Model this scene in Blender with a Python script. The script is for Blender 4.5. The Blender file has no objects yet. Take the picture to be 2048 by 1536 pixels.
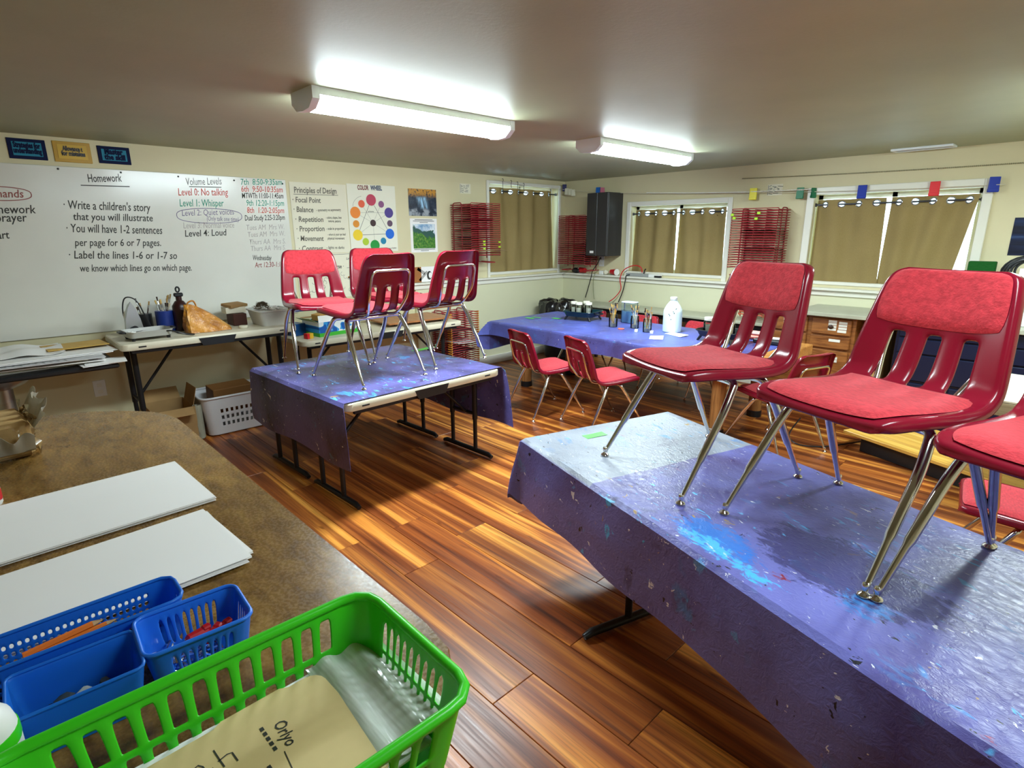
import bpy, bmesh, math, random
from mathutils import Vector, Matrix
random.seed(7)
PI = math.pi
S = bpy.context.scene
COL = S.collection

# ------------------------------------------------------------------ camera
def look_matrix(yaw, pitch, roll, loc):
    fw = Vector((math.cos(yaw)*math.cos(pitch), math.sin(yaw)*math.cos(pitch), math.sin(pitch)))
    r = Vector((math.sin(yaw), -math.cos(yaw), 0)); u = r.cross(fw)
    r2 = r*math.cos(roll)+u*math.sin(roll); u2 = -r*math.sin(roll)+u*math.cos(roll)
    m = Matrix((r2, u2, -fw)).transposed().to_4x4(); m.translation = loc
    return m
cam_data = bpy.data.cameras.new('camera'); cam_data.sensor_width = 36; cam_data.lens = 1125.26/2048*36
cam_data.clip_start = .02
cam = bpy.data.objects.new('camera', cam_data); COL.objects.link(cam)
cam.matrix_world = look_matrix(2.38016763, -0.26160721, -0.00457549, Vector((4.95129552, -5.65686100, 1.5)))
S.camera = cam

# ------------------------------------------------------------------ world, exposure
world = bpy.data.worlds.new('overcast_sky'); S.world = world; world.use_nodes = True
bg = world.node_tree.nodes['Background']; bg.inputs[0].default_value = (.62, .86, 1, 1); bg.inputs[1].default_value = 3.2
S.view_settings.view_transform = 'Standard'; S.view_settings.look = 'None'
S.view_settings.gamma = 1; S.view_settings.use_curve_mapping = False
S.view_settings.exposure = 1.55
LAMP = 25.0            # strength of the lenses of the four strip lights
CEIL = 2.124
H = 0.642              # top of the low work tables

# ------------------------------------------------------------------ helpers
class M:
    """collects shapes and links them as ONE mesh object"""
    def __init__(s): s.v = []; s.f = []; s.mi = []
    def add(s, vs, fs, mi=0):
        b = len(s.v); s.v += [tuple(x) for x in vs]
        for f in fs: s.f.append(tuple(b+i for i in f)); s.mi.append(mi)
        return s
    def xf(s, mat):
        s.v = [tuple(mat @ Vector(x)) for x in s.v]; return s
    def join(s, o, mat=None, mi=None):
        vs = o.v if mat is None else [tuple(mat @ Vector(x)) for x in o.v]
        b = len(s.v); s.v += vs
        for f, m in zip(o.f, o.mi): s.f.append(tuple(b+i for i in f)); s.mi.append(m if mi is None else mi)
        return s
    def box(s, c, d, rz=0, bev=0, mi=0):
        hx, hy, hz = d[0]/2, d[1]/2, d[2]/2
        cr, sr = math.cos(rz), math.sin(rz)
        def T(x, y, z): return (c[0]+x*cr-y*sr, c[1]+x*sr+y*cr, c[2]+z)
        if bev <= 0:
            vs = [T(x, y, z) for x in (-hx, hx) for y in (-hy, hy) for z in (-hz, hz)]
            return s.add(vs, [(0,1,3,2),(4,6,7,5),(0,4,5,1),(2,3,7,6),(0,2,6,4),(1,5,7,3)], mi)
        b = min(bev, hx*.95, hy*.95, hz*.95); vs = []; ix = {}
        for sx in (-1, 1):
            for sy in (-1, 1):
                for sz in (-1, 1):
                    ix[sx,sy,sz] = len(vs)
                    vs += [T(sx*hx, sy*(hy-b), sz*(hz-b)), T(sx*(hx-b), sy*hy, sz*(hz-b)), T(sx*(hx-b), sy*(hy-b), sz*hz)]
        fs = []
        for sg in (-1, 1):
            q = [(-1,-1),(1,-1),(1,1),(-1,1)]
            if sg < 0: q = q[::-1]
            fs.append(tuple(ix[sg,a,bb] for a, bb in q))
            fs.append(tuple(ix[bb,sg,a]+1 for a, bb in q))
            fs.append(tuple(ix[a,bb,sg]+2 for a, bb in q))
        for a in (-1, 1):
            for bb in (-1, 1):
                e = [(ix[a,bb,-1]), (ix[a,bb,1]), ix[a,bb,1]+1, ix[a,bb,-1]+1]; fs.append(tuple(e if a*bb < 0 else e[::-1]))
                e = [ix[a,-1,bb], ix[a,1,bb], ix[a,1,bb]+2, ix[a,-1,bb]+2]; fs.append(tuple(e if a*bb > 0 else e[::-1]))
                e = [ix[-1,a,bb]+1, ix[1,a,bb]+1, ix[1,a,bb]+2, ix[-1,a,bb]+2]; fs.append(tuple(e if a*bb < 0 else e[::-1]))
        for k, i in ix.items():
            t = (i, i+1, i+2); fs.append(t if k[0]*k[1]*k[2] > 0 else t[::-1])
        return s.add(vs, fs, mi)
    def prism(s, pts, z0, z1, bev=0, mi=0):
        n = len(pts)
        cx = sum(p[0] for p in pts)/n; cy = sum(p[1] for p in pts)/n
        def ins(b):
            out = []
            for p in pts:
                d = math.hypot(p[0]-cx, p[1]-cy) or 1; k = max(0, 1-b*1.2/d); out.append((cx+(p[0]-cx)*k, cy+(p[1]-cy)*k))
            return out
        rings = [(pts, z0), (pts, z1)] if bev <= 0 else [(ins(bev), z0), (pts, z0+bev), (pts, z1-bev), (ins(bev), z1)]
        vs = [(x, y, z) for r, z in rings for x, y in r]; fs = [tuple(range(n))[::-1], tuple(range(n*(len(rings)-1), n*len(rings)))]
        for k in range(len(rings)-1):
            for i in range(n):
                j = (i+1) % n; fs.append((k*n+i, k*n+j, (k+1)*n+j, (k+1)*n+i))
        return s.add(vs, fs, mi)
    def tube(s, pts, r, n=8, closed=False, mi=0):
        P = [Vector(p) for p in pts]; k = len(P)
        if n >= 8: n = max(n, 12)
        R = r if isinstance(r, (list, tuple)) else [r]*k
        T = []
        for i in range(k):
            a = P[(i-1) % k] if (closed or i > 0) else P[i]; b = P[(i+1) % k] if (closed or i < k-1) else P[i]
            T.append((b-a).normalized())
        up = Vector((0, 0, 1)) if abs(T[0].z) < .9 else Vector((1, 0, 0))
        nx = T[0].cross(up).normalized(); vs = []
        for i in range(k):
            nx = (nx - T[i]*nx.dot(T[i])).normalized(); ny = T[i].cross(nx)
            for j in range(n):
                a = 2*PI*j/n; vs.append(P[i]+(nx*math.cos(a)+ny*math.sin(a))*R[i])
        fs = []
        for i in range(k if closed else k-1):
            for j in range(n):
                a = i*n+j; b = i*n+(j+1) % n; c2 = ((i+1) % k)*n; fs.append((a, b, c2+(j+1) % n, c2+j))
        if not closed: fs += [tuple(range(n))[::-1], tuple(range((k-1)*n, k*n))]
        return s.add(vs, fs, mi)
    def lathe(s, prof, n=20, c=(0, 0, 0), mi=0, sx=1, sy=1):
        vs = []; k = len(prof)
        for r, z in prof:
            for j in range(n):
                a = 2*PI*j/n; vs.append((c[0]+r*sx*math.cos(a), c[1]+r*sy*math.sin(a), c[2]+z))
        fs = []
        for i in range(k-1):
            for j in range(n):
                b = (j+1) % n; fs.append((i*n+j, i*n+b, (i+1)*n+b, (i+1)*n+j))
        if prof[0][0] > 1e-5: fs.append(tuple(range(n))[::-1])
        if prof[-1][0] > 1e-5: fs.append(tuple(range((k-1)*n, k*n)))
        return s.add(vs, fs, mi)
    def grid(s, fn, us, vs_, skip=None, closed=False, mi=0):
        nu, nv = len(us), len(vs_)
        pts = [fn(u, v) for v in vs_ for u in us]; fs = []
        for j in range(nv-1):
            for i in range(nu if closed else nu-1):
                if skip and skip(i, j): continue
                a = j*nu+i; b = j*nu+(i+1) % nu; fs.append((a, b, b+nu, a+nu))
        return s.add(pts, fs, mi)
    def ball(s, c, r, nu=12, nv=8, jit=0, mi=0):
        r = (r, r, r) if isinstance(r, (int, float)) else r
        vs = [(c[0], c[1], c[2]-r[2])]; fs = []
        for j in range(1, nv):
            t = PI*j/nv
            for i in range(nu):
                a = 2*PI*i/nu; k = 1+random.uniform(-jit, jit)
                vs.append((c[0]+r[0]*k*math.sin(t)*math.cos(a), c[1]+r[1]*k*math.sin(t)*math.sin(a), c[2]-r[2]*k*math.cos(t)))
        vs.append((c[0], c[1], c[2]+r[2])); e = len(vs)-1
        for i in range(nu):
            fs.append((0, 1+(i+1) % nu, 1+i)); fs.append((e, 1+(nv-2)*nu+i, 1+(nv-2)*nu+(i+1) % nu))
            for j in range(nv-2):
                a = 1+j*nu+i; b = 1+j*nu+(i+1) % nu; fs.append((a, b, b+nu, a+nu))
        return s.add(vs, fs, mi)
    def mesh(s, name, mats, sharp=35):
        me = bpy.data.meshes.new(name); me.from_pydata(s.v, [], s.f)
        for m in (mats if isinstance(mats, (list, tuple)) else [mats]): me.materials.append(m)
        if any(s.mi): me.polygons.foreach_set('material_index', s.mi)
        me.polygons.foreach_set('use_smooth', [True]*len(s.f)); me.update()
        if sharp: me.set_sharp_from_angle(angle=math.radians(sharp))
        return me
    def build(s, name, mats, parent=None, loc=None, sharp=35, solid=0, sub=0, off=0):
        me = s.mesh(name, mats, sharp if not sub else 0)
        o = bpy.data.objects.new(name, me); COL.objects.link(o)
        if solid or sub:
            bmm = bmesh.new(); bmm.from_mesh(me); bmesh.ops.remove_doubles(bmm, verts=bmm.verts, dist=1e-5)
            bmesh.ops.delete(bmm, geom=[v for v in bmm.verts if not v.link_faces], context='VERTS'); bmm.to_mesh(me); bmm.free()
            if solid:
                md = o.modifiers.new('s', 'SOLIDIFY'); md.thickness = solid; md.offset = off
            if sub:
                md = o.modifiers.new('u', 'SUBSURF'); md.levels = sub; md.render_levels = sub
            bake(o)
            if not sub: o.data.set_sharp_from_angle(angle=math.radians(sharp))
        if parent: o.parent = parent
        if loc: o.location = loc
        return o
def bake(o):
    dg = bpy.context.evaluated_depsgraph_get(); dg.update()
    me = bpy.data.meshes.new_from_object(o.evaluated_get(dg)); n = o.data.name
    old = o.data; o.modifiers.clear(); o.data = me; bpy.data.meshes.remove(old); me.name = n

def thing(name, label, cat, loc=(0, 0, 0), rz=0, group=None):
    o = bpy.data.objects.new(name, None); COL.objects.link(o); o.empty_display_size = .05
    o.location = loc; o.rotation_euler = (0, 0, rz); tag(o, label, cat, group); return o
def tag(o, label, cat, group=None, kind=None):
    o['label'] = label; o['category'] = cat
    if group: o['group'] = group
    if kind: o['kind'] = kind
    return o
def struct(o): o['kind'] = 'structure'; return o
def copy_tree(o, parent=None):
    c = o.copy(); COL.objects.link(c)
    if parent: c.parent = parent
    for ch in list(o.children): copy_tree(ch, c)
    return c
def rrect(w, d, r, n=5, cx=0, cy=0):
    out = []
    for (sx, sy, a0) in ((1, 1, 0), (-1, 1, 90), (-1, -1, 180), (1, -1, 270)):
        for i in range(n+1):
            a = math.radians(a0+90*i/n); out.append((cx+sx*(w/2-r)+r*math.cos(a), cy+sy*(d/2-r)+r*math.sin(a)))
    return out
def catmull(pts, t):
    n = len(pts)-1; t = max(0, min(n-1e-6, t)); i = int(t); f = t-i
    p0, p1, p2, p3 = pts[max(i-1, 0)], pts[i], pts[i+1], pts[min(i+2, n)]
    return tuple(.5*((2*b)+(-a+c)*f+(2*a-5*b+4*c-d)*f*f+(-a+3*b-3*c+d)*f**3) for a, b, c, d in zip(p0, p1, p2, p3))
def smooth(pts, k=5):
    n = len(pts)-1; return [catmull(pts, i/k) for i in range(n*k)]+[tuple(pts[-1])]
def bend(pts, r, n=5):
    """polyline with its inner corners rounded to radius r"""
    P = [Vector(p) for p in pts]; out = [P[0]]
    for i in range(1, len(P)-1):
        a = (P[i-1]-P[i]); b = (P[i+1]-P[i]); k = min(r, a.length*.48, b.length*.48)
        A = P[i]+a.normalized()*k; B = P[i]+b.normalized()*k
        for j in range(n+1):
            t = j/n; out.append(A*(1-t)**2+P[i]*2*t*(1-t)+B*t*t)
    return out+[P[-1]]

# ------------------------------------------------------------------ materials
def mat(name, col, rough=.5, metal=0, bump=0, bscale=40, var=0, vscale=6, spec=.5, trans=0, coat=0, stretch=(1, 1, 1), ior=1.45, sheen=0):
    m = bpy.data.materials.new(name); m.use_nodes = True; nt = m.node_tree; b = nt.nodes['Principled BSDF']
    b.inputs['Base Color'].default_value = (*col, 1); b.inputs['Roughness'].default_value = rough
    b.inputs['Metallic'].default_value = metal; b.inputs['Specular IOR Level'].default_value = spec
    b.inputs['Transmission Weight'].default_value = trans; b.inputs['Coat Weight'].default_value = coat; b.inputs['IOR'].default_value = ior
    if sheen: b.inputs['Sheen Weight'].default_value = sheen
    if bump or var:
        tc = nt.nodes.new('ShaderNodeTexCoord'); mp = nt.nodes.new('ShaderNodeMapping'); mp.inputs['Scale'].default_value = stretch
        nt.links.new(tc.outputs['Object'], mp.inputs['Vector'])
    if var:
        nz = nt.nodes.new('ShaderNodeTexNoise'); nz.inputs['Scale'].default_value = vscale; nz.inputs['Detail'].default_value = 6
        rp = nt.nodes.new('ShaderNodeMapRange'); rp.inputs[1].default_value = .3; rp.inputs[2].default_value = .7
        rp.inputs[3].default_value = 1-var; rp.inputs[4].default_value = 1+var
        mx = nt.nodes.new('ShaderNodeVectorMath'); mx.operation = 'SCALE'; mx.inputs[0].default_value = col
        nt.links.new(mp.outputs[0], nz.inputs['Vector']); nt.links.new(nz.outputs[0], rp.inputs[0]); nt.links.new(rp.outputs[0], mx.inputs['Scale'])
        nt.links.new(mx.outputs[0], b.inputs['Base Color'])
    if bump:
        n2 = nt.nodes.new('ShaderNodeTexNoise'); n2.inputs['Scale'].default_value = bscale; n2.inputs['Detail'].default_value = 4
        bp = nt.nodes.new('ShaderNodeBump'); bp.inputs['Strength'].default_value = bump; bp.inputs['Distance'].default_value = .01
        nt.links.new(mp.outputs[0], n2.inputs['Vector']); nt.links.new(n2.outputs[0], bp.inputs['Height']); nt.links.new(bp.outputs[0], b.inputs['Normal'])
    return m
def emit(name, col, st):
    m = bpy.data.materials.new(name); m.use_nodes = True; nt = m.node_tree; nt.nodes.clear()
    e = nt.nodes.new('ShaderNodeEmission'); e.inputs[0].default_value = (*col, 1); e.inputs[1].default_value = st
    o = nt.nodes.new('ShaderNodeOutputMaterial'); nt.links.new(e.outputs[0], o.inputs[0]); return m
class NT:
    """small helper to write node trees"""
    def __init__(s, name, rough=.5, coord='Object', **k):
        s.m = mat(name, (1, 1, 1), rough, **k); s.nt = s.m.node_tree; s.b = s.nt.nodes['Principled BSDF']
        s.tc = s.nt.nodes.new('ShaderNodeTexCoord'); s.co = s.tc.outputs[coord]
    def n(s, t, **k):
        x = s.nt.nodes.new(t)
        for a, v in k.items(): setattr(x, a, v)
        return x
    def l(s, a, b): s.nt.links.new(a, b)
    def mapping(s, scale=(1, 1, 1), loc=(0, 0, 0), rot=(0, 0, 0), src=None):
        x = s.n('ShaderNodeMapping'); x.inputs['Scale'].default_value = scale; x.inputs['Location'].default_value = loc; x.inputs['Rotation'].default_value = rot
        s.l(src or s.co, x.inputs['Vector']); return x.outputs[0]
    def noise(s, vec, scale, detail=4, rough=.55, dist=0):
        x = s.n('ShaderNodeTexNoise'); x.inputs['Scale'].default_value = scale; x.inputs['Detail'].default_value = detail
        x.inputs['Roughness'].default_value = rough; x.inputs['Distortion'].default_value = dist; s.l(vec, x.inputs['Vector']); return x.outputs[0]
    def rng(s, val, a, b, c=0, d=1):
        x = s.n('ShaderNodeMapRange'); 
        for i, q in enumerate((a, b, c, d)): x.inputs[i+1].default_value = q
        s.l(val, x.inputs[0]); return x.outputs[0]
    def ramp(s, val, stops):
        x = s.n('ShaderNodeValToRGB'); e = x.color_ramp.elements
        while len(e) < len(stops): e.new(.5)
        for q, (p, c) in zip(e, stops): q.position = p; q.color = (*c, 1)
        s.l(val, x.inputs[0]); return x.outputs[0]
    def math(s, op, a, b):
        x = s.n('ShaderNodeMath', operation=op)
        for i, q in enumerate((a, b)):
            if isinstance(q, (int, float)): x.inputs[i].default_value = q
            else: s.l(q, x.inputs[i])
        return x.outputs[0]
    def mix(s, fac, a, b, mode='MIX'):
        x = s.n('ShaderNodeMix', data_type='RGBA', blend_type=mode)
        for i, q in ((0, fac), (6, a), (7, b)):
            if isinstance(q, (int, float)): x.inputs[i].default_value = q
            elif isinstance(q, tuple): x.inputs[i].default_value = (*q, 1)
            else: s.l(q, x.inputs[i])
        return x.outputs[2]
    def sep(s, vec=None):
        x = s.n('ShaderNodeSeparateXYZ'); s.l(vec or s.co, x.inputs[0]); return x.outputs
    def color(s, c): s.l(c, s.b.inputs['Base Color']); return s
    def bump(s, h, st=.3, dist=.01):
        x = s.n('ShaderNodeBump'); x.inputs['Strength'].default_value = st; x.inputs['Distance'].default_value = dist
        s.l(h, x.inputs['Height']); s.l(x.outputs[0], s.b.inputs['Normal']); return s

WALL = mat('wall_paint', (.68, .615, .385), .55, bump=.04, bscale=180, var=.03, vscale=2)
LOWWALL = mat('lower_wall_paint', (.71, .695, .48), .5, bump=.03, bscale=160, var=.03, vscale=2)
CEILM = mat('ceiling_paint', (.36, .375, .24), .5, bump=.05, bscale=60, var=.05, vscale=3)
TRIM = mat('white_trim', (.80, .78, .68), .35)
WHITE = mat('white_plastic', (.82, .82, .78), .4)
LAMPW = mat('white_enamel', (.75, .8, .82), .35)
PAPER = mat('white_paper', (.90, .88, .85), .8, var=.02)
PAPER2 = mat('cream_paper', (.80, .76, .60), .8)
BLACK = mat('black_plastic', (.012, .012, .014), .4)
BLACKM = mat('black_metal', (.015, .015, .017), .35, metal=.3)
CHROME = mat('chrome', (.76, .76, .75), .13, metal=1)
STEEL = mat('brushed_steel', (.45, .45, .44), .35, metal=1)
REDP = mat('maroon_plastic', (.21, .005, .019), .22, spec=.6, bump=.02, bscale=300)
REDF = mat('red_upholstery', (.52, .042, .055), .95, sheen=.15, bump=.32, bscale=170, var=.22, vscale=60, spec=.1, stretch=(1, 2.2, 1))
OFFW = mat('off_white_table_plastic', (.72, .66, .50), .45, bump=.05, bscale=120)
REDW = mat('red_wire', (.33, .022, .03), .4)
ORW = mat('orange_red_wire', (.55, .09, .03), .4)
def glass(name, col=(.95, 1, .98), rough=.03, ior=1.3):
    m = bpy.data.materials.new(name); m.use_nodes = True; nt = m.node_tree; nt.nodes.clear()
    o = nt.nodes.new('ShaderNodeOutputMaterial'); mx = nt.nodes.new('ShaderNodeMixShader'); t = nt.nodes.new('ShaderNodeBsdfTransparent'); g = nt.nodes.new('ShaderNodeBsdfGlossy')
    t.inputs[0].default_value = (*col, 1); g.inputs['Roughness'].default_value = rough
    fr = nt.nodes.new('ShaderNodeFresnel'); fr.inputs[0].default_value = ior
    nt.links.new(fr.outputs[0], mx.inputs[0]); nt.links.new(t.outputs[0], mx.inputs[1]); nt.links.new(g.outputs[0], mx.inputs[2]); nt.links.new(mx.outputs[0], o.inputs[0])
    return m
GLASS = glass('window_glass')
JARG = glass('jar_glass', (.94, .96, .94), ior=1.45)
WATER = mat('cloudy_water', (.42, .42, .38), .15)

def plank_mat():
    k = NT('wood_plank', .3, spec=.45)
    oi = k.n('ShaderNodeObjectInfo'); rnd = oi.outputs['Random']
    cb = k.n('ShaderNodeCombineXYZ'); k.l(k.math('MULTIPLY', rnd, 91.7), cb.inputs[0]); k.l(k.math('MULTIPLY', rnd, 37.3), cb.inputs[1])
    va = k.n('ShaderNodeVectorMath', operation='ADD'); k.l(k.co, va.inputs[0]); k.l(cb.outputs[0], va.inputs[1])
    broad = k.noise(k.mapping((.55, 13, 1), src=va.outputs[0]), 1.0, 3, .5, .6)
    fine = k.noise(k.mapping((2.2, 90, 1), src=va.outputs[0]), 1.0, 5, .6, .4)
    knots = k.noise(k.mapping((5, 16, 1), src=va.outputs[0]), 1.0, 2)
    c = k.ramp(broad, [(.28, (.09, .02, .006)), (.42, (.25, .07, .018)), (.52, (.38, .125, .03)), (.6, (.68, .28, .055)), (.72, (.95, .50, .12))])
    tint = k.ramp(rnd, [(0, (.62, .5, .45)), (.35, (1, .8, .66)), (.7, (1.0, .95, .8)), (1, (.85, .75, .72))])
    c = k.mix(1, c, tint, 'MULTIPLY')
    f2 = k.ramp(fine, [(.3, (.45, .4, .38)), (.5, (1, 1, 1)), (1, (1.1, 1.08, 1.0))])
    c = k.mix(1, c, f2, 'MULTIPLY')
    kn = k.ramp(knots, [(.68, (1, 1, 1)), (.78, (.3, .22, .2))]); c = k.mix(1, c, kn, 'MULTIPLY')
    k.color(c); k.l(k.rng(fine, .3, .7, .42, .26), k.b.inputs['Roughness']); k.bump(fine, .12, .002); return k.m
PLANK = plank_mat()
def wood_mat(name, c1, c2, scale=(2, 25, 25), rough=.4, dist=1.2):
    k = NT(name, rough); g = k.noise(k.mapping(scale), 1.0, 5, .6, dist)
    k.color(k.ramp(g, [(.3, c1), (.7, c2)])); k.bump(g, .08, .003); return k.m
CABW = wood_mat('stained_oak', (.13, .035, .008), (.42, .16, .04), (4, 2, 30))
TABW = wood_mat('orange_wood_edge', (.36, .13, .025), (.72, .33, .08), (18, 18, 60))
POSTW = wood_mat('round_post_wood', (.2, .075, .02), (.52, .25, .08), (25, 25, 2))
BENCHW = wood_mat('yellow_bamboo_board', (.50, .25, .035), (.88, .54, .12), (1.2, 30, 10), .35, .3)
PINE = wood_mat('tan_board', (.35, .18, .05), (.6, .36, .13), (10, 10, 1.5))
BRN = wood_mat('brown_drawing_board', (.3, .1, .03), (.5, .2, .07), (3, 16, 3))
KRAFT = mat('cardboard', (.36, .21, .08), .85, var=.12, vscale=8)
def counter_mat():
    k = NT('brown_speckled_laminate', .28, spec=.5)
    a = k.noise(k.mapping((14, 30, 10)), 1.0, 7, .7, .8); b = k.noise(k.mapping((3, 5, 1)), 1.0, 3); c = k.noise(k.mapping((160, 160, 10)), 1.0, 2)
    col = k.ramp(a, [(.3, (.12, .058, .012)), (.5, (.25, .132, .030)), (.72, (.40, .235, .062))])
    col = k.mix(.55, col, k.ramp(b, [(.35, (.55, .5, .5)), (.65, (1.15, 1.1, 1.0))]), 'MULTIPLY')
    col = k.mix(.5, col, k.ramp(c, [(.35, (.6, .6, .6)), (.6, (1.1, 1.1, 1.1))]), 'MULTIPLY')
    k.color(col); k.bump(k.math('ADD', a, k.math('MULTIPLY', c, .6)), .14, .002)
    k.l(k.rng(c, .3, .7, .20, .34), k.b.inputs['Roughness']); return k.m
COUNTER = counter_mat()
GRAYTOP = mat('grey_green_laminate', (.40, .40, .30), .35, var=.06, vscale=10)
def cloth_mat(name, base, dark, seed, grey_to=None, splat=1.0, spill=False):
    k = NT(name, .3, spec=.5)
    big = k.noise(k.mapping(loc=(seed, seed*2, 0)), 2.3, 5, .6, .4)
    col = k.ramp(big, [(.32, dark), (.56, base), (.75, tuple(min(1, x*1.25) for x in base))])
    xyz = k.sep()
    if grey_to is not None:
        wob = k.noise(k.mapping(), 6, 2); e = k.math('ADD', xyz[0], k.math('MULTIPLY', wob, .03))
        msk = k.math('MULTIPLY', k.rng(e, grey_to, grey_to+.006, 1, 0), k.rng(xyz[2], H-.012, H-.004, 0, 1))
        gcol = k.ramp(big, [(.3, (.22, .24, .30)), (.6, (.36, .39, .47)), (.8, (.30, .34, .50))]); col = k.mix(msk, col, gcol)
    def layer(col, c, scale, thr, sd, soft=.02, st=(1, 1, 1), rot=0, region=None, amt=1):
        m_ = k.noise(k.mapping(st, (sd, sd*1.7, sd*.3), (0, 0, rot)), scale, 3, .6, .5)
        f = k.rng(m_, thr, thr+soft, 0, amt)
        if region is not None: f = k.math('MULTIPLY', f, region)
        return k.mix(f, col, c)
    mid = k.noise(k.mapping(loc=(seed*3, 1, 0)), 1.7, 2); reg = k.rng(mid, .42, .6, 0, splat)
    col = layer(col, (.04, .035, .10), 7, .60, seed+5, .08, amt=.75, region=reg)
    col = layer(col, (.05, .24, .60), 6, .615, seed+9, .05, (1, 2.4, 1), .7, reg, .9)
    col = layer(col, (.09, .46, .85), 11, .645, seed+2, .03, (1, 3, 1), .5, reg)
    col = layer(col, (.42, .26, .06), 19, .69, seed+21, .02, region=reg, amt=.9)
    col = layer(col, (.33, .02, .05), 13, .715, seed+31, .02, (1, 2, 1), -.4, region=reg)
    col = layer(col, (.78, .78, .86), 30, .685, seed+13, .015, (1, 2.2, 1), .9, amt=splat*.9)
    col = layer(col, (.80, .78, .80), 12, .70, seed+43, .012, (.6, 6, 1), .6, amt=splat*.85)
    col = layer(col, (.012, .012, .02), 26, .685, seed+17, .02, (1, 1.8, 1), .4, amt=splat)
    if spill:                                               # the big paint spill near the front edge
        def blot(col, c, cx, cy, ra, rb, sd, thr, amt=1):
            dx = k.math('MULTIPLY', k.math('SUBTRACT', xyz[0], cx), 1/ra); dy = k.math('MULTIPLY', k.math('SUBTRACT', xyz[1], cy), 1/rb)
            d = k.math('ADD', k.math('MULTIPLY', dx, dx), k.math('MULTIPLY', dy, dy)); nz = k.noise(k.mapping((1, 2.2, 1), (sd, 0, 0), (0, 0, .5)), 22, 5, .65, .8)
            f = k.math('SUBTRACT', k.math('MULTIPLY', nz, 2.2), d); return k.mix(k.rng(f, thr, thr+.25, 0, amt), col, c)
        col = blot(col, (.035, .03, .14), .30, -.12, .30, .17, 1, .35, .85); col = blot(col, (.03, .17, .62), .02, -.30, .20, .10, 4, .55)
        col = blot(col, (.07, .44, .92), .04, -.34, .17, .07, 7, .78); col = blot(col, (.07, .44, .92), .20, -.35, .16, .05, 9, .85); col = blot(col, (.72, .82, .92), .07, -.34, .10, .05, 13, 1.08)
        col = blot(col, (.25, .02, .04), .24, -.30, .06, .03, 17, .95); col = blot(col, (.42, .30, .06), -.02, -.20, .06, .04, 19, 1.0); col = blot(col, (.04, .22, .60), .42, -.22, .12, .09, 23, .85, .8)
    k.color(col)
    w1 = k.noise(k.mapping((1, 1.6, 1), (seed, 0, 0), (0, 0, .5)), 34, 5, .6, .6); w2 = k.noise(k.mapping((1, 1, 1), (0, seed, 0)), 5, 3, .5, 1.0)
    k.bump(k.math('ADD', k.math('ABSOLUTE', k.math('SUBTRACT', w1, .5), 0), k.math('MULTIPLY', w2, .6)), .26, .014)
    k.l(k.rng(big, .3, .7, .26, .42), k.b.inputs['Roughness']); return k.m

# ------------------------------------------------------------------ writing
_txt = {}
def text_mesh(body, size=1, shear=0, bold=0):
    c = bpy.data.curves.new('t', 'FONT'); c.body = body; c.size = size; c.shear = shear; c.offset = bold; c.resolution_u = 2
    o = bpy.data.objects.new('t', c); COL.objects.link(o)
    dg = bpy.context.evaluated_depsgraph_get(); dg.update(); me = bpy.data.meshes.new_from_object(o.evaluated_get(dg))
    v = [tuple(x.co) for x in me.vertices]; f = [tuple(p.vertices) for p in me.polygons]
    bpy.data.objects.remove(o); bpy.data.curves.remove(c); bpy.data.meshes.remove(me)
    w = max([x[0] for x in v], default=1); return v, f, w
def write(m, body, p0, p1, up, size, shear=.12, bold=.004, lift=.0015, mi=0, fit=True):
    """writes body from p0 to p1 (baseline), letters growing along up"""
    v, f, w = text_mesh(body, size, shear, bold*size/.07*.4 if bold else 0)
    X = Vector(p1)-Vector(p0); L = X.length; X.normalize(); Y = Vector(up); Y = (Y-X*Y.dot(X)).normalized(); Z = X.cross(Y)
    k = L/w if fit else 1
    m.add([Vector(p0)+X*(a*k)+Y*b+Z*lift for a, b, c in v], f, mi); return m
def stroke(m, pts, w, nrm, lift=.0015, mi=0, closed=False):
    """flat pen line"""
    P = [Vector(p) for p in pts]; N = Vector(nrm); vs = []; k = len(P)
    for i in range(k):
        a = P[(i-1) % k] if closed or i else P[i]; b = P[(i+1) % k] if closed or i < k-1 else P[i]
        s = (b-a).normalized().cross(N)*w/2; vs += [P[i]+s+N*lift, P[i]-s+N*lift]
    fs = [(2*i, 2*((i+1) % k), 2*((i+1) % k)+1, 2*i+1) for i in range(k if closed else k-1)]
    return m.add(vs, fs, mi)
INK = {'k': mat('black_marker', (.035, .035, .03), .6), 'd': mat('faded_black_marker', (.13, .14, .12), .6), 'r': mat('red_marker', (.70, .13, .10), .6),
       'g': mat('green_marker', (.06, .38, .26), .6), 'v': mat('violet_marker', (.26, .22, .34), .6), 'f': mat('faded_marker', (.46, .42, .40), .6), 'm': mat('maroon_marker', (.30, .07, .06), .6)}

# ================================================================== ROOM SHELL
XR, YB = 6.7, -7.4
fl = M().box(((XR)/2, YB/2, -.035), (XR+.3, -YB+.3, .04)).build('floor', mat('floor_underlay', (.03, .012, .006), .8)); struct(fl)
PW, PL = .194, 1.22
def plank_mesh(L):
    return M().box((0, 0, -.0075), (L-.002, PW-.002, .015), bev=.0016).mesh('plank', PLANK, 30)
full = plank_mesh(PL); rows = int(-YB/PW)+1
for r in range(rows):
    y = -PW*(r+.5)-.002
    if y < YB+.05: continue
    x = -((r*.47+random.random()*.25) % 1)*PL
    while x < XR:
        a, b = max(x, .003), min(x+PL, XR-.003)
        if b-a > .05:
            me = full if b-a > PL-.004 else plank_mesh(b-a)
            o = bpy.data.objects.new('plank', me); COL.objects.link(o); o.location = ((a+b)/2, y, 0); o.parent = fl
        x += PL
ce = M().box((XR/2, YB/2, CEIL+.05), (XR+.4, -YB+.4, .1)).build('ceiling', CEILM); struct(ce)
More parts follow.
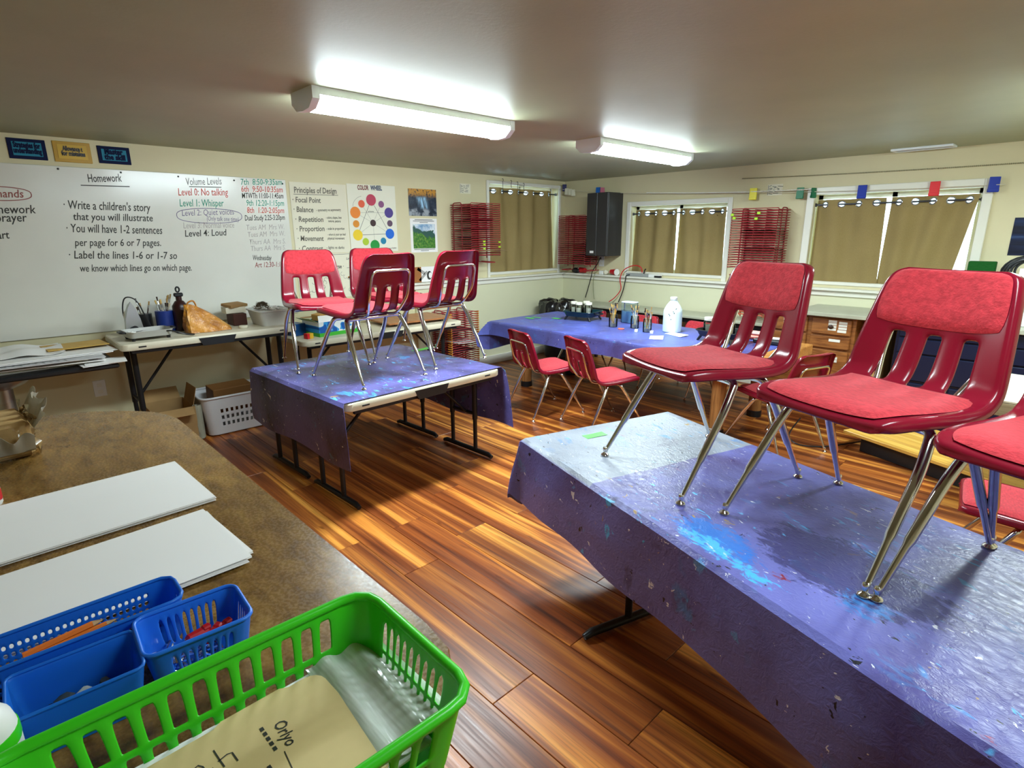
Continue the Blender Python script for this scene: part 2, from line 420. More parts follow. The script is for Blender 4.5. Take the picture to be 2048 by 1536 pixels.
def wall_left():
    m = M(); w = .16
    def b(y0, y1, z0, z1): m.box((-w/2, (y0+y1)/2, (z0+z1)/2), (w, abs(y1-y0), z1-z0))
    b(-1.29, YB, 0, CEIL); b(.16, -.13, 0, CEIL); b(-.13, -1.29, 0, 1.045); b(-.13, -1.29, 2.035, CEIL); return m
struct(wall_left().build('wall_left', WALL))
def wall_back():
    m = M(); w = .16
    def b(x0, x1, z0, z1): m.box(((x0+x1)/2, w/2, (z0+z1)/2), (x1-x0, w, z1-z0))
    b(0, 1.02, 0, CEIL); b(2.175, 2.985, 0, CEIL); b(4.175, XR, 0, CEIL)
    for x0, x1, z0, z1 in ((1.02, 2.175, 1.045, 1.79), (2.985, 4.175, 1.045, 1.82)):
        b(x0, x1, 0, z0); b(x0, x1, z1, CEIL)
    return m
struct(wall_back().build('wall_back', WALL))
struct(M().box((XR+.08, YB/2, CEIL/2), (.16, -YB, CEIL)).build('wall_right', WALL))
struct(M().box((XR/2, YB-.08, CEIL/2), (XR, .16, CEIL)).build('wall_front', WALL))
# furred lower wall with its ledge
m = M().box((.015, -1.17, .495), (.03, 2.32, .99)); struct(m.build('trim_1', LOWWALL))
m = M().box((XR/2+.01, -.02, .495), (XR-.02, .04, .99)); struct(m.build('trim_2', LOWWALL))
struct(M().box((.035, -1.18, 1.0), (.07, 2.38, .022), bev=.004).box((.036, -1.18, .965), (.018, 2.36, .045), bev=.003).build('trim_3', TRIM))
struct(M().box((XR/2, -.045, 1.0), (XR, .09, .022), bev=.004).box((XR/2, -.048, .965), (XR, .018, .045), bev=.003).build('trim_4', TRIM))
struct(M().box((.012, -2.33+YB/2+1.165, .055), (.016, -YB-2.33, .10), bev=.004).box((.04, -1.2, .05), (.016, 2.3, .10), bev=.004).build('baseboard_left', TRIM))
struct(M().box((XR/2, -.05, .05), (XR-.1, .016, .10), bev=.004).build('baseboard_back', TRIM))

def window(name, a0, a1, z0, z1, side, tw=.06):
    """casing boards round an opening a0..a1, sash bars and panes behind; built for the back wall, turned for the left one"""
    rot = Matrix() if side == 'back' else Matrix.Rotation(PI/2, 4, 'Z')
    root = bpy.data.objects.new(name, None); COL.objects.link(root); root['kind'] = 'structure'
    c = (a0+a1)/2
    def part(nm, m, mt): m.xf(rot); return m.build(nm, mt, root)
    for nm, cc, d in (('side_casing', (a0-tw/2, -.011, (z0+z1)/2), (tw, .022, z1-z0+2*tw)), ('side_casing', (a1+tw/2, -.011, (z0+z1)/2), (tw, .022, z1-z0+2*tw)),
                      ('head_casing', (c, -.012, z1+tw/2), (a1-a0, .024, tw))):
        part(nm, M().box(cc, d, bev=.004), TRIM)
    part('sill', M().box((c, .05, z0+.005), (a1-a0+.02, .12, .03), bev=.004), TRIM)
    m = M()
    for x in (a0+.018, c, a1-.018): m.box((x, .115, (z0+z1)/2), (.036, .03, z1-z0))
    for z in (z0+.035, z1-.018): m.box((c, .115, z), (a1-a0, .03, .036))
    part('sash', m, WHITE)
    for x0, x1 in ((a0+.036, c-.018), (c+.018, a1-.036)):
        part('pane', M().box(((x0+x1)/2, .118, (z0+z1)/2+.008), (x1-x0+.01, .004, z1-z0-.07)), GLASS)
    return root
window('window_1', -1.29, -.13, 1.045, 2.035, 'left', .035)
window('window_2', 1.02, 2.175, 1.045, 1.79, 'back', .05)
window('window_3', 2.985, 4.175, 1.045, 1.82, 'back', .062)

# curtains with grommets on rods
def curtain_mat():
    k = NT('tan_curtain_cloth', .85, spec=.15); w = k.noise(k.mapping((160, 160, 160)), 1, 2); b = k.noise(k.mapping(), 3, 3)
    k.color(k.mix(.5, k.ramp(b, [(.3, (.30, .215, .085)), (.7, (.38, .28, .115))]), k.ramp(w, [(.3, (.29, .21, .085)), (.7, (.39, .29, .125))]))); k.bump(w, .15, .002)
    tr = k.n('ShaderNodeBsdfTranslucent'); tr.inputs[0].default_value = (.42, .33, .16, 1); mx = k.n('ShaderNodeMixShader'); mx.inputs[0].default_value = .1
    out = [x for x in k.nt.nodes if x.type == 'OUTPUT_MATERIAL'][0]; k.l(k.b.outputs[0], mx.inputs[1]); k.l(tr.outputs[0], mx.inputs[2]); k.l(mx.outputs[0], out.inputs[0]); return k.m
CURT = curtain_mat(); ROD = mat('dark_grey_rod', (.09, .09, .10), .35, metal=.8); GROM = mat('grey_grommet', (.3, .3, .32), .3, metal=.9)
def curtain(label, a0, a1, z0, z1, side, ng, amp=.022, lean=(0, 0), depth=.035, seed=0, grp=None):
    rot = Matrix() if side == 'back' else Matrix.Rotation(PI/2, 4, 'Z')
    W = a1-a0; rnd = random.Random(seed); ph = [rnd.uniform(-.6, .6) for _ in range(6)]
    def P(u, z):                                            # u 0..1 across
        h = (z1-z)/(z1-z0); a = a0+W*u+lean[0]*h*(1-u)+lean[1]*h*u
        f = amp*math.sin(2*PI*(u*ng/2+.25)+ph[0]*h*2)*(1-.35*h)+.010*h*math.sin(9*u+ph[1]*6)+.006*h*math.sin(23*u+ph[2]*6+3*h)
        return (a, depth+f, z)
    root = thing('curtain', label, 'curtain', group=grp)
    m = M(); hr = .021; zc = z1-.042; top = .084; zb = z1-top
    cell = 1/ng
    for g in range(ng):                                     # header cells, each with a round hole
        uc = (g+.5)*cell; vs = []; n = 24
        for j in range(n):
            a = 2*PI*j/n+PI/4; cx, cy = math.cos(a), math.sin(a); q = max(abs(cx), abs(cy))
            vs.append(P(uc+cx/q*cell/2, zc+cy/q*top/2)); vs.append(P(uc+cx*hr/W, zc+cy*hr))
        m.add(vs, [(2*j, 2*((j+1) % n), 2*((j+1) % n)+1, 2*j+1) for j in range(n)])
    nu = ng*10
    m.grid(lambda u, v: P(u, v), [i/nu for i in range(nu+1)], [zb-(zb-z0)*j/14 for j in range(15)])
    m.xf(rot); m.build('cloth_panel', CURT, root, solid=.0025)
    for g in range(ng):
        uc = (g+.5)*cell; r = M(); pts = []
        for j in range(16):
            a = 2*PI*j/16; pts.append(Vector(P(uc+math.cos(a)*(hr+.004)/W, zc+math.sin(a)*(hr+.004))))
        r.tube(pts, .0055, 6, closed=True); r.xf(rot); r.build('grommet', GROM, root)
    return root
def rod(label, a0, a1, z, side, depth=.035):
    rot = Matrix() if side == 'back' else Matrix.Rotation(PI/2, 4, 'Z')
    r = thing('curtain_rod', label, 'rod')
    M().tube([(a0, depth, z), (a1, depth, z)], .008, 10).xf(rot).build('pole', ROD, r)
    for a in (a0, a1): M().box((a, depth, z), (.012, .03, .03), bev=.003).xf(rot).build('bracket', ROD, r)
rod('dark curtain rod in the window of the whiteboard wall', -1.285, -.135, 1.965, 'left')
curtain('left tan grommet curtain of the whiteboard wall window', -1.25, -.72, 1.05, 2.003, 'left', 4, .028, (.03, 0), seed=3)
curtain('right tan grommet curtain of the whiteboard wall window, next to the corner', -.73, -.19, 1.05, 2.003, 'left', 4, .026, (0, .05), depth=.04, seed=9)
rod('dark curtain rod in the middle window right of the grey wall cabinet', 1.025, 2.17, 1.708, 'back')
curtain('left tan grommet curtain of the middle window beside the wall cabinet', 1.045, 1.60, 1.06, 1.75, 'back', 5, .024, (-.02, .003), seed=5)
curtain('right tan grommet curtain of the middle window beside the wire rack', 1.606, 2.155, 1.06, 1.75, 'back', 5, .024, (-.012, 0), seed=14)
rod('dark curtain rod in the big right-hand window', 2.99, 4.17, 1.735, 'back')
curtain('left tan grommet curtain of the big right-hand window', 3.0, 3.535, 1.06, 1.777, 'back', 4, .022, (0, .025), seed=21)
curtain('right tan grommet curtain of the big right-hand window, gaping at its right edge', 3.575, 4.16, 1.06, 1.777, 'back', 5, .024, (-.02, -.105), seed=27)

# ceiling strip lights
def cap_mat():
    k = NT('translucent_white_cap', .4); k.b.inputs['Base Color'].default_value = (.82, .88, .9, 1); tr = k.n('ShaderNodeBsdfTranslucent'); tr.inputs[0].default_value = (.7, .8, .84, 1); mx = k.n('ShaderNodeMixShader'); mx.inputs[0].default_value = .03
    out = [x for x in k.nt.nodes if x.type == 'OUTPUT_MATERIAL'][0]; k.l(k.b.outputs[0], mx.inputs[1]); k.l(tr.outputs[0], mx.inputs[2]); k.l(mx.outputs[0], out.inputs[0]); return k.m
CAPM = cap_mat()
def strip(label, x, y0, y1, power):
    LENS = emit('light_lens', (.80, .955, 1.0), LAMP*power)
    t = thing('strip_light', label, 'ceiling light', (x, (y0+y1)/2, CEIL), group='white strip lights on the ceiling'); L = y1-y0
    prof = [(-.105, 0), (-.105, -.032), (-.098, -.034), (.098, -.034), (.105, -.032), (.105, 0)]
    vs = []; fs = []
    for yy in (-L/2+.02, L/2-.02): vs += [(a, yy, b) for a, b in prof]
    n = len(prof); fs = [(i, (i+1) % n, n+(i+1) % n, n+i) for i in range(n)]+[tuple(range(n))[::-1], tuple(range(n, 2*n))]
    M().add(vs, fs).build('housing', LAMPW, t)
    lens = [(-.10, -.030), (-.098, -.052), (-.06, -.078), (0, -.083), (.06, -.078), (.098, -.052), (.10, -.030)]
    vs = []; k = len(lens)
    for yy in (-L/2+.036, L/2-.036): vs += [(a, yy, b) for a, b in lens]
    M().add(vs, [(i, i+1, k+i+1, k+i) for i in range(k-1)]+[tuple(range(k))[::-1], tuple(range(k, 2*k))]).build('lens', LENS, t)
    for sg in (-1, 1):
        e = [(-.108, 0), (-.108, -.05), (-.064, -.084), (0, -.090), (.064, -.084), (.108, -.05), (.108, 0)]
        vs = [(a, sg*L/2-.0*sg, b) for a, b in e]+[(a, sg*(L/2-.035), b) for a, b in e]; q = len(e)
        M().add(vs, [(i, (i+1) % q, q+(i+1) % q, q+i) for i in range(q)]+[tuple(range(q)), tuple(range(q, 2*q))]).build('end_cap', CAPM, t)
strip('long strip light on the ceiling over the four chairs on the cloth-covered table', 2.31, -4.43, -3.21, 1.35)
strip('farther strip light on the ceiling near the windows', 2.31, -2.41, -1.18, 1.15)
strip('strip light on the ceiling near the right end of the room, out of view', 4.95, -2.3, -1.1, 1.15)
strip('strip light on the ceiling over the front table, out of view', 4.97, -4.9, -3.7, .5)
# ceiling vent
t = thing('ceiling_vent', 'white slotted air vent on the ceiling above the big window', 'vent', (3.78, -.17, CEIL), -.02)
m = M()
for yy in (-.06, .06): m.box((0, yy, -.008), (.40, .02, .016), bev=.003)
for xx in (-.19, .19): m.box((xx, 0, -.008), (.02, .10, .016), bev=.003)
m.build('frame', LAMPW, t)
for i in range(5): M().box((0, -.04+.02*i, -.007), (.36, .004, .012)).build('slat', LAMPW, t)
M().box((0, 0, -.001), (.36, .10, .002)).build('backing', BLACK, t)

# ================================================================== WHITEBOARD WALL
def panel(m, y0, y1, z0, z1, x=.004, th=.008, bev=.002, mi=0): return m.box((x, (y0+y1)/2, (z0+z1)/2), (th, abs(y1-y0), z1-z0), bev=bev, mi=mi)
UP = (0, 0, 1); XN = (1, 0, 0)
wb = thing('whiteboard', 'big whiteboard covered in marker notes above the left folding table', 'whiteboard', (.004, 0, 0))
panel(M(), -6.1, -3.573, .826, 1.943, .006, .012, .003).build('board', mat('whiteboard_enamel', (.70, .69, .62), .2, spec=.6, var=.03, vscale=3, bump=.01, bscale=3), wb)
LINES = [('Homework',-4.94,1.85,-4.74,1.865,'k',0.075), ('_',-4.984,1.828,-4.701,1.833,'k',0), ('Commands',-5.56,1.731,-5.294,1.737,'m',0.07), ('homework',-5.52,1.634,-5.249,1.641,'k',0.075),
('prayer',-5.46,1.585,-5.302,1.589,'k',0.075), ('art',-5.47,1.48,-5.408,1.483,'k',0.07), ("· Write a children's story",-5.105,1.674,-4.594,1.666,'k',0.08),
('that you will illustrate',-5.062,1.601,-4.59,1.597,'k',0.07), ('· You will have 1-2 sentences',-5.115,1.522,-4.542,1.507,'k',0.08), ('per page for 6 or 7 pages.',-5.082,1.43,-4.564,1.421,'k',0.07),
('· Label the lines 1-6 or 1-7 so',-5.132,1.348,-4.47,1.323,'k',0.075), ('we know which lines go on which page.',-5.082,1.257,-4.382,1.232,'k',0.07), ('Volume Levels',-4.335,1.861,-4.079,1.88,'d',0.075),
('_',-4.316,1.852,-4.087,1.858,'d',0), ('Level 0: No talking',-4.4,1.785,-4.041,1.8,'r',0.075), ('Level 1: Whisper',-4.401,1.707,-4.084,1.716,'g',0.075), ('Level 2: Quiet voices',-4.396,1.638,-4.015,1.656,'v',0.065),
('(Only talk one time)',-4.227,1.606,-3.988,1.603,'v',0.05), ('Level 3: Normal voice',-4.399,1.547,-4.027,1.554,'f',0.065), ('Level 4: Loud',-4.397,1.486,-4.09,1.495,'k',0.07),
('7th  8:50-9:35am',-3.94,1.885,-3.603,1.901,'g',0.065), ('6th  9:50-10:35am',-3.942,1.832,-3.604,1.841,'r',0.065), ('MTWTh 11:00-11:45am',-3.942,1.782,-3.603,1.793,'k',0.06), ('9th 12:20-1:15pm',-3.915,1.726,-3.604,1.733,'g',0.065),
('8th  1:20-2:05pm',-3.916,1.67,-3.61,1.674,'r',0.065), ('Dual Study 2:25-3:20pm',-3.941,1.61,-3.61,1.62,'k',0.06), ('Tues AM  Mrs W.',-3.939,1.535,-3.625,1.543,'f',0.06), ('Tues AM  Mrs W.',-3.934,1.479,-3.625,1.489,'f',0.06),
('Thurs AA  Mrs S.',-3.93,1.421,-3.626,1.425,'f',0.06), ('Thurs AA  Mrs S.',-3.924,1.368,-3.631,1.373,'f',0.06), ('Wednesday',-3.916,1.295,-3.76,1.289,'k',0.06), ('Art 12:30-1:15',-3.905,1.235,-3.666,1.233,'m',0.06)]
inks = {}
for body, ya, za, yb, zb, ink, sz in LINES:
    m = inks.setdefault(ink, M())
    if body == '_': stroke(m, [(.012, ya, za), (.012, yb, zb)], .006, XN, mi=0)
    else: write(m, body, (.012, ya, za), (.012, yb, zb), UP, sz, .18, .0012 if ink in 'kmgr' else .0)
def oval(m, yc, zc, a, b, w=.005):
    stroke(m, [(.012, yc+a*math.cos(t*PI/20), zc+b*math.copysign(abs(math.sin(t*PI/20))**.7, math.sin(t*PI/20))) for t in range(40)], w, XN, closed=True)
oval(inks['m'], -5.42, 1.757, .165, .042); oval(inks['v'], -4.195, 1.642, .235, .055)
for k_, m in inks.items(): m.build('writing', INK[k_], wb, sharp=0)
m = M()
for y_, z_ in ((-5.09, 1.925), (-4.74, 1.925), (-4.38, 1.92), (-3.985, 1.915), (-3.6, 1.91), (-4.85, .85)): m.box((.014, y_, z_), (.006, .012, .012), bev=.003)
m.build('screw', BLACK, wb)
# signs above the board
def sign(label, y0, y1, z0, z1, frame, face, lines, ink):
    t = thing('wall_sign', label, 'sign', (0, (y0+y1)/2, (z0+z1)/2)); w, h = (y1-y0)/2, (z1-z0)/2
    panel(M(), -w, w, -h, h, .004, .006).build('card', frame, t)
    panel(M(), -w+.022, w-.022, -h+.02, h-.02, .0085, .003, 0).build('face', face, t)
    m = M()
    for tx, a, b, z, s in lines: write(m, tx, (.0105, a*w, z*h), (.0105, b*w, z*h), UP, s, 0, .009)
    m.build('lettering', ink, t, sharp=0)
NAVY = mat('navy_card', (.005, .010, .05), .7, spec=.2); TEAL = mat('teal_card', (.02, .22, .34), .6, spec=.3); YEL = mat('yellow_card', (.62, .38, .02), .4); YELD = mat('ochre_card', (.50, .28, .01), .4)
sign('first blue sign above the whiteboard, left of the yellow one', -5.322, -5.130, 1.974, 2.097, NAVY, TEAL, [('Strategies for', -.70, .70, .12, .046), ('understanding', -.74, .74, -.42, .044)], NAVY)
sign('yellow sign between two blue signs above the whiteboard', -5.094, -4.891, 1.972, 2.101, YELD, YEL, [('Allowance t', -.5, .55, .12, .04), ('for mistakes', -.6, .66, -.35, .04)], BLACK)
sign('blue sign reading master the skill, right of the yellow one', -4.853, -4.664, 1.980, 2.093, NAVY, TEAL, [('Master', -.6, .55, .1, .052), ('the skill', -.62, .66, -.52, .048)], NAVY)
# hand-lettered posters
t = thing('poster', 'hand lettered paper poster on principles of design', 'poster', (0, 0, 0))
panel(M(), -3.54, -3.018, 1.336, 1.932, .003, .004, 0).build('sheet', PAPER2, t)
PR = [('Principles of Design', -3.505, 1.844, -3.112, 1.851, .06), ('· Focal Point', -3.528, 1.766, -3.27, 1.768, .055), ('· Balance', -3.527, 1.688, -3.346, 1.687, .055), ('- symmetry vs asymmetry', -3.318, 1.695, -3.083, 1.704, .028),
('· Repetition', -3.52, 1.606, -3.261, 1.606, .055), ('- colors, shapes, lines', -3.236, 1.634, -3.083, 1.636, .026), ('textures, patterns', -3.216, 1.605, -3.094, 1.604, .026), ('· Proportion', -3.518, 1.525, -3.257, 1.528, .055), ('- scale in proportion', -3.24, 1.538, -3.063, 1.539, .028),
('· Movement', -3.516, 1.445, -3.274, 1.442, .055), ('- where is your eye lead', -3.233, 1.487, -3.055, 1.489, .026), ('physical movement', -3.236, 1.454, -3.07, 1.453, .026), ('· Contrast', -3.515, 1.36, -3.288, 1.355, .055), ('- lights vs darks', -3.255, 1.372, -3.08, 1.369, .03)]
m = M()
for b, ya, za, yb, zb, sz in PR: write(m, b, (.005, ya, za), (.005, yb, zb), UP, sz*1.15, .1, .0028)
stroke(m, [(.005, -3.51, 1.832), (.005, -3.10, 1.838)], .004, XN); m.build('writing', mat('grey_marker', (.14, .13, .10), .6), t, sharp=0)
t = thing('poster', 'colour wheel poster with twelve painted circles and a triangle', 'poster', (0, 0, 0))
panel(M(), -3.01, -2.50, 1.336, 1.945, .003, .004, 0).build('sheet', mat('pale_poster_paper', (.83, .82, .68), .7), t)
WH = [(-2.768, 1.81, .052, (.52, .05, .10)), (-2.662, 1.774, .031, (.26, .09, .22)), (-2.583, 1.698, .048, (.08, .05, .26)), (-2.578, 1.599, .030, (.13, .07, .12)), (-2.584, 1.501, .048, (.01, .14, .66)), (-2.661, 1.435, .031, (.01, .22, .38)),
(-2.756, 1.395, .05, (.01, .30, .04)), (-2.853, 1.43, .034, (.42, .58, .03)), (-2.931, 1.491, .05, (.85, .60, .02)), (-2.94, 1.592, .033, (.72, .27, .02)), (-2.941, 1.693, .052, (.85, .25, .03)), (-2.871, 1.772, .034, (.75, .12, .05)), (-2.762, 1.601, .031, (.05, .02, .02))]
for i, (y_, z_, r_, c_) in enumerate(WH):
    M().add([(.0065, y_+r_*math.cos(a*PI/14), z_+r_*math.sin(a*PI/14)) for a in range(28)], [tuple(range(28))]).build('painted_circle', mat('wheel_paint_%d' % i, c_, .6), t)
m = M(); C0 = (.0056, -2.768, 1.81); C1 = (.0056, -2.931, 1.491); C2 = (.0056, -2.584, 1.501)
for a, b in ((C0, C1), (C1, C2), (C2, C0)): stroke(m, [a, b], .0035, XN, 0)
for i in (2, 10, 1, 4, 6, 8, 11): stroke(m, [(.0055, -2.762, 1.601), (.0055, WH[i][0], WH[i][1])], .0014, XN, 0)
stroke(m, [(.0055, -2.941, 1.693), (.0055, -2.583, 1.698)], .0014, XN, 0)
stroke(m, [(.0055, -2.96+.13*(1-math.cos(q*.16)), 1.745+.10*math.sin(q*.16)) for q in range(9)], .0018, XN, 0)
write(m, 'primary', (.0055, -2.81, 1.70), (.0055, -2.745, 1.70), UP, .02, 0, .001); write(m, 'Secondary Primary Tertiary', (.0055, -2.69, 1.352), (.0055, -2.52, 1.362), UP, .018, 0, .001)
m.build('pen_line', INK['k'], t, sharp=0)
write(M(), 'COLOR', (.0055, -2.902, 1.896), (.0055, -2.785, 1.898), UP, .058, 0, .006).build('lettering', mat('red_brown_ink', (.22, .05, .05), .6), t, sharp=0)
write(M(), 'WHEEL', (.0055, -2.765, 1.899), (.0055, -2.643, 1.901), UP, .058, 0, .006).build('lettering', mat('blue_black_ink', (.02, .04, .11), .6), t, sharp=0)
t = thing('poster', 'paper poster of small coloured doodles below the hand lettered one', 'poster', (0, 0, 0))
panel(M(), -3.54, -3.01, .93, 1.33, .003, .004, 0).build('sheet', PAPER2, t)
m = M(); write(m, '· Verse ·', (.005, -3.24, 1.195), (.005, -3.10, 1.195), UP, .05, .1, .003); write(m, 'Line', (.005, -3.07, 1.27), (.005, -3.02, 1.27), UP, .03, .1, .002)
stroke(m, [(.005, -3.30, 1.318), (.005, -3.03, 1.322)], .003, XN); stroke(m, [(.005, -3.07, 1.197), (.005, -3.03, 1.198)], .003, XN)
for i in range(26):
    y_, z_ = random.uniform(-3.52, -3.03), random.uniform(.96, 1.17); a = random.uniform(0, 6)
    stroke(m, [(.005, y_+.02*math.cos(a+q*.7)*(1-q*.06), z_+.02*math.sin(a+q*.7)*(1-q*.06)) for q in range(7)], .0022, XN)
m.build('pen_line', INK['k'], t, sharp=0)
m = M(); m2 = M()
for i in range(9):
    y_, z_ = random.uniform(-3.22, -3.03), random.uniform(.98, 1.14); (m if i % 2 else m2).add([(.0052, y_+.014*math.cos(a), z_+.012*math.sin(a)) for a in (0, 1, 2.2, 3.3, 4.4, 5.4)], [tuple(range(6))])
m.build('doodle', mat('orange_paint', (.80, .32, .06), .6), t); m2.build('doodle', mat('blue_grey_paint', (.35, .42, .50), .6), t)
# two picture prints
def print_mat(kind):
    k = NT('print_'+kind, .35, spec=.5); s = k.sep(); y, z = s[1], s[2]
    n1 = k.noise(k.mapping((1, 14, 14)), 1, 5, .6); n2 = k.noise(k.mapping((1, 40, 9)), 1, 4); n3 = k.noise(k.mapping((1, 45, 45)), 1, 3)
    if kind == 'waterfall':
        base = k.ramp(k.math('ADD', k.math('MULTIPLY', n1, .8), k.math('MULTIPLY', n3, .4)), [(.45, (.004, .008, .02)), (.62, (.015, .03, .06)), (.8, (.08, .07, .07))])
        top = k.math('MULTIPLY', k.rng(z, .045, .09, 0, 1), k.rng(n3, .35, .5, 0, 1)); base = k.mix(top, base, (.55, .26, .03))
        fall = k.math('MULTIPLY', k.rng(k.math('ABSOLUTE', k.math('ADD', y, k.math('MULTIPLY', z, .25)), 0), .075, .03, 0, 1), k.math('MULTIPLY', k.rng(z, .065, .04, 0, 1), k.rng(z, -.075, -.04, 0, 1)))
        base = k.mix(k.math('MULTIPLY', fall, k.rng(n2, .4, .6, .1, 1)), base, (.36, .62, .85))
        low = k.math('MULTIPLY', k.rng(z, -.05, -.075, 0, 1), k.rng(n1, .45, .6, 0, 1)); k.color(k.mix(low, base, (.35, .38, .42)))
    elif kind == 'mountain':
        g = k.ramp(n3, [(.3, (.015, .09, .02)), (.5, (.06, .22, .03)), (.75, (.25, .36, .06))])
        ridge = k.math('ADD', k.math('MULTIPLY', n1, .16), k.math('MULTIPLY', y, -.25)); sky = k.ramp(n1, [(.35, (.18, .34, .55)), (.6, (.75, .82, .86))])
        mtn = k.mix(k.rng(k.math('SUBTRACT', z, ridge), -.075, -.07, 0, 1), g, (.03, .10, .08)); k.color(k.mix(k.rng(k.math('SUBTRACT', z, ridge), -.03, -.025, 0, 1), mtn, sky))
    else:
        k.color(k.ramp(k.noise(k.mapping((8, 1, 22)), 1, 5), [(.4, (.004, .006, .02)), (.62, (.01, .025, .09)), (.75, (.12, .22, .42))]))
    return k.m
t = thing('photo_print', 'photo print of a blue waterfall under orange leaves on the wall', 'picture', (0, -2.178, 1.805))
panel(M(), -.17, .17, -.13, .13, .002, .003, 0).build('print', print_mat('waterfall'), t)
t = thing('photo_print', 'white page with a green mountain photo below the waterfall print', 'picture', (0, -2.178, 1.48))
panel(M(), -.165, .165, -.165, .17, .002, .003, 0).build('page', PAPER, t)
panel(M(), -.135, .135, -.125, .115, .005, .003, 0).build('print', print_mat('mountain'), t)
m = M()
for z_, l_ in ((.158, .11), (.145, .13), (.131, .05), (-.135, .13), (-.148, .05)): stroke(m, [(.0036, -l_, z_), (.0036, l_, z_)], .005, XN)
m.build('printed_line', INK['k'], t)
t = thing('photo_print', 'brown framed art print with a grey folded shape standing on the ledge', 'picture', (.012, -2.195, 1.07))
panel(M(), -.14, .14, -.055, .10, .006, .010, .001).build('board', PAPER, t); panel(M(), -.14, -.055, -.055, .10, .0125, .003, 0).build('strip', mat('brown_print', (.35, .13, .03), .6), t)
GREYP = mat('grey_paper', (.40, .39, .36), .7)
m = M(); stroke(m, [(.0125, -.10, .085), (.0125, -.01, .03)], .03, XN); stroke(m, [(.0125, -.08, -.04), (.0125, .02, .05)], .026, XN); m.build('grey_shape', GREYP, t)
m = M(); m.add([(.016, .045+.03*math.cos(a*.4), .01+.045*math.sin(a*.4)) for a in range(16)], [tuple(range(16))]); m.build('ring', INK['k'], t)
M().add([(.0172, .055+.02*math.cos(a*.4), .01+.03*math.sin(a*.4)) for a in range(16)], [tuple(range(16))]).build('ring_center', PAPER, t)
def sketch(label, loc, rot, w, h, seed):
    t = thing('sketch_note', label, 'note', loc, rot); r = random.Random(seed)
    panel(M(), -w/2, w/2, -h/2, h/2, .0015, .002, 0).build('sheet', PAPER2, t); m = M()
    for i in range(5):
        z_ = h*(.32-.16*i); a = -w*.4; 
        while a < w*.3:
            b = a+r.uniform(.015, .05); stroke(m, [(.003, a, z_), (.003, b, z_+r.uniform(-.01, .01))], .005, XN); a = b+r.uniform(.006, .02)
    stroke(m, [(.003, -w*.45, h*.45), (.003, -w*.45, -h*.45)], .004, XN); m.build('pen_line', INK['d'], t)
sketch('small pen sketch taped high on the whiteboard wall', (0, -1.62, 1.965), 0, .15, .10, 4)
sketch('small pen sketch taped on the window wall above the wire rack', (2.62, 0, 1.885), -PI/2, .14, .10, 8)
def outlet(label, loc, rot):
    t = thing('wall_outlet', label, 'outlet', loc, rot); panel(M(), -.038, .038, -.06, .06, .004, .007, .002).build('plate', WHITE, t)
    for z_ in (-.024, .024): panel(M(), -.015, .015, -.014+z_, .014+z_, .0085, .003, 0).build('socket', BLACK if 0 else TRIM, t)
outlet('white wall outlet low on the wall left of the cardboard box', (0, -5.10, .42), 0)
outlet('white wall outlet under the grey wall cabinet', (.62, 0, 1.165), -PI/2)
t = thing('poster', 'dark blue poster at the far right of the window wall', 'poster', (4.68, 0, 1.46), -PI/2)
panel(M(), -.29, .29, -.135, .135, .002, .003, 0).build('print', print_mat('night'), t)

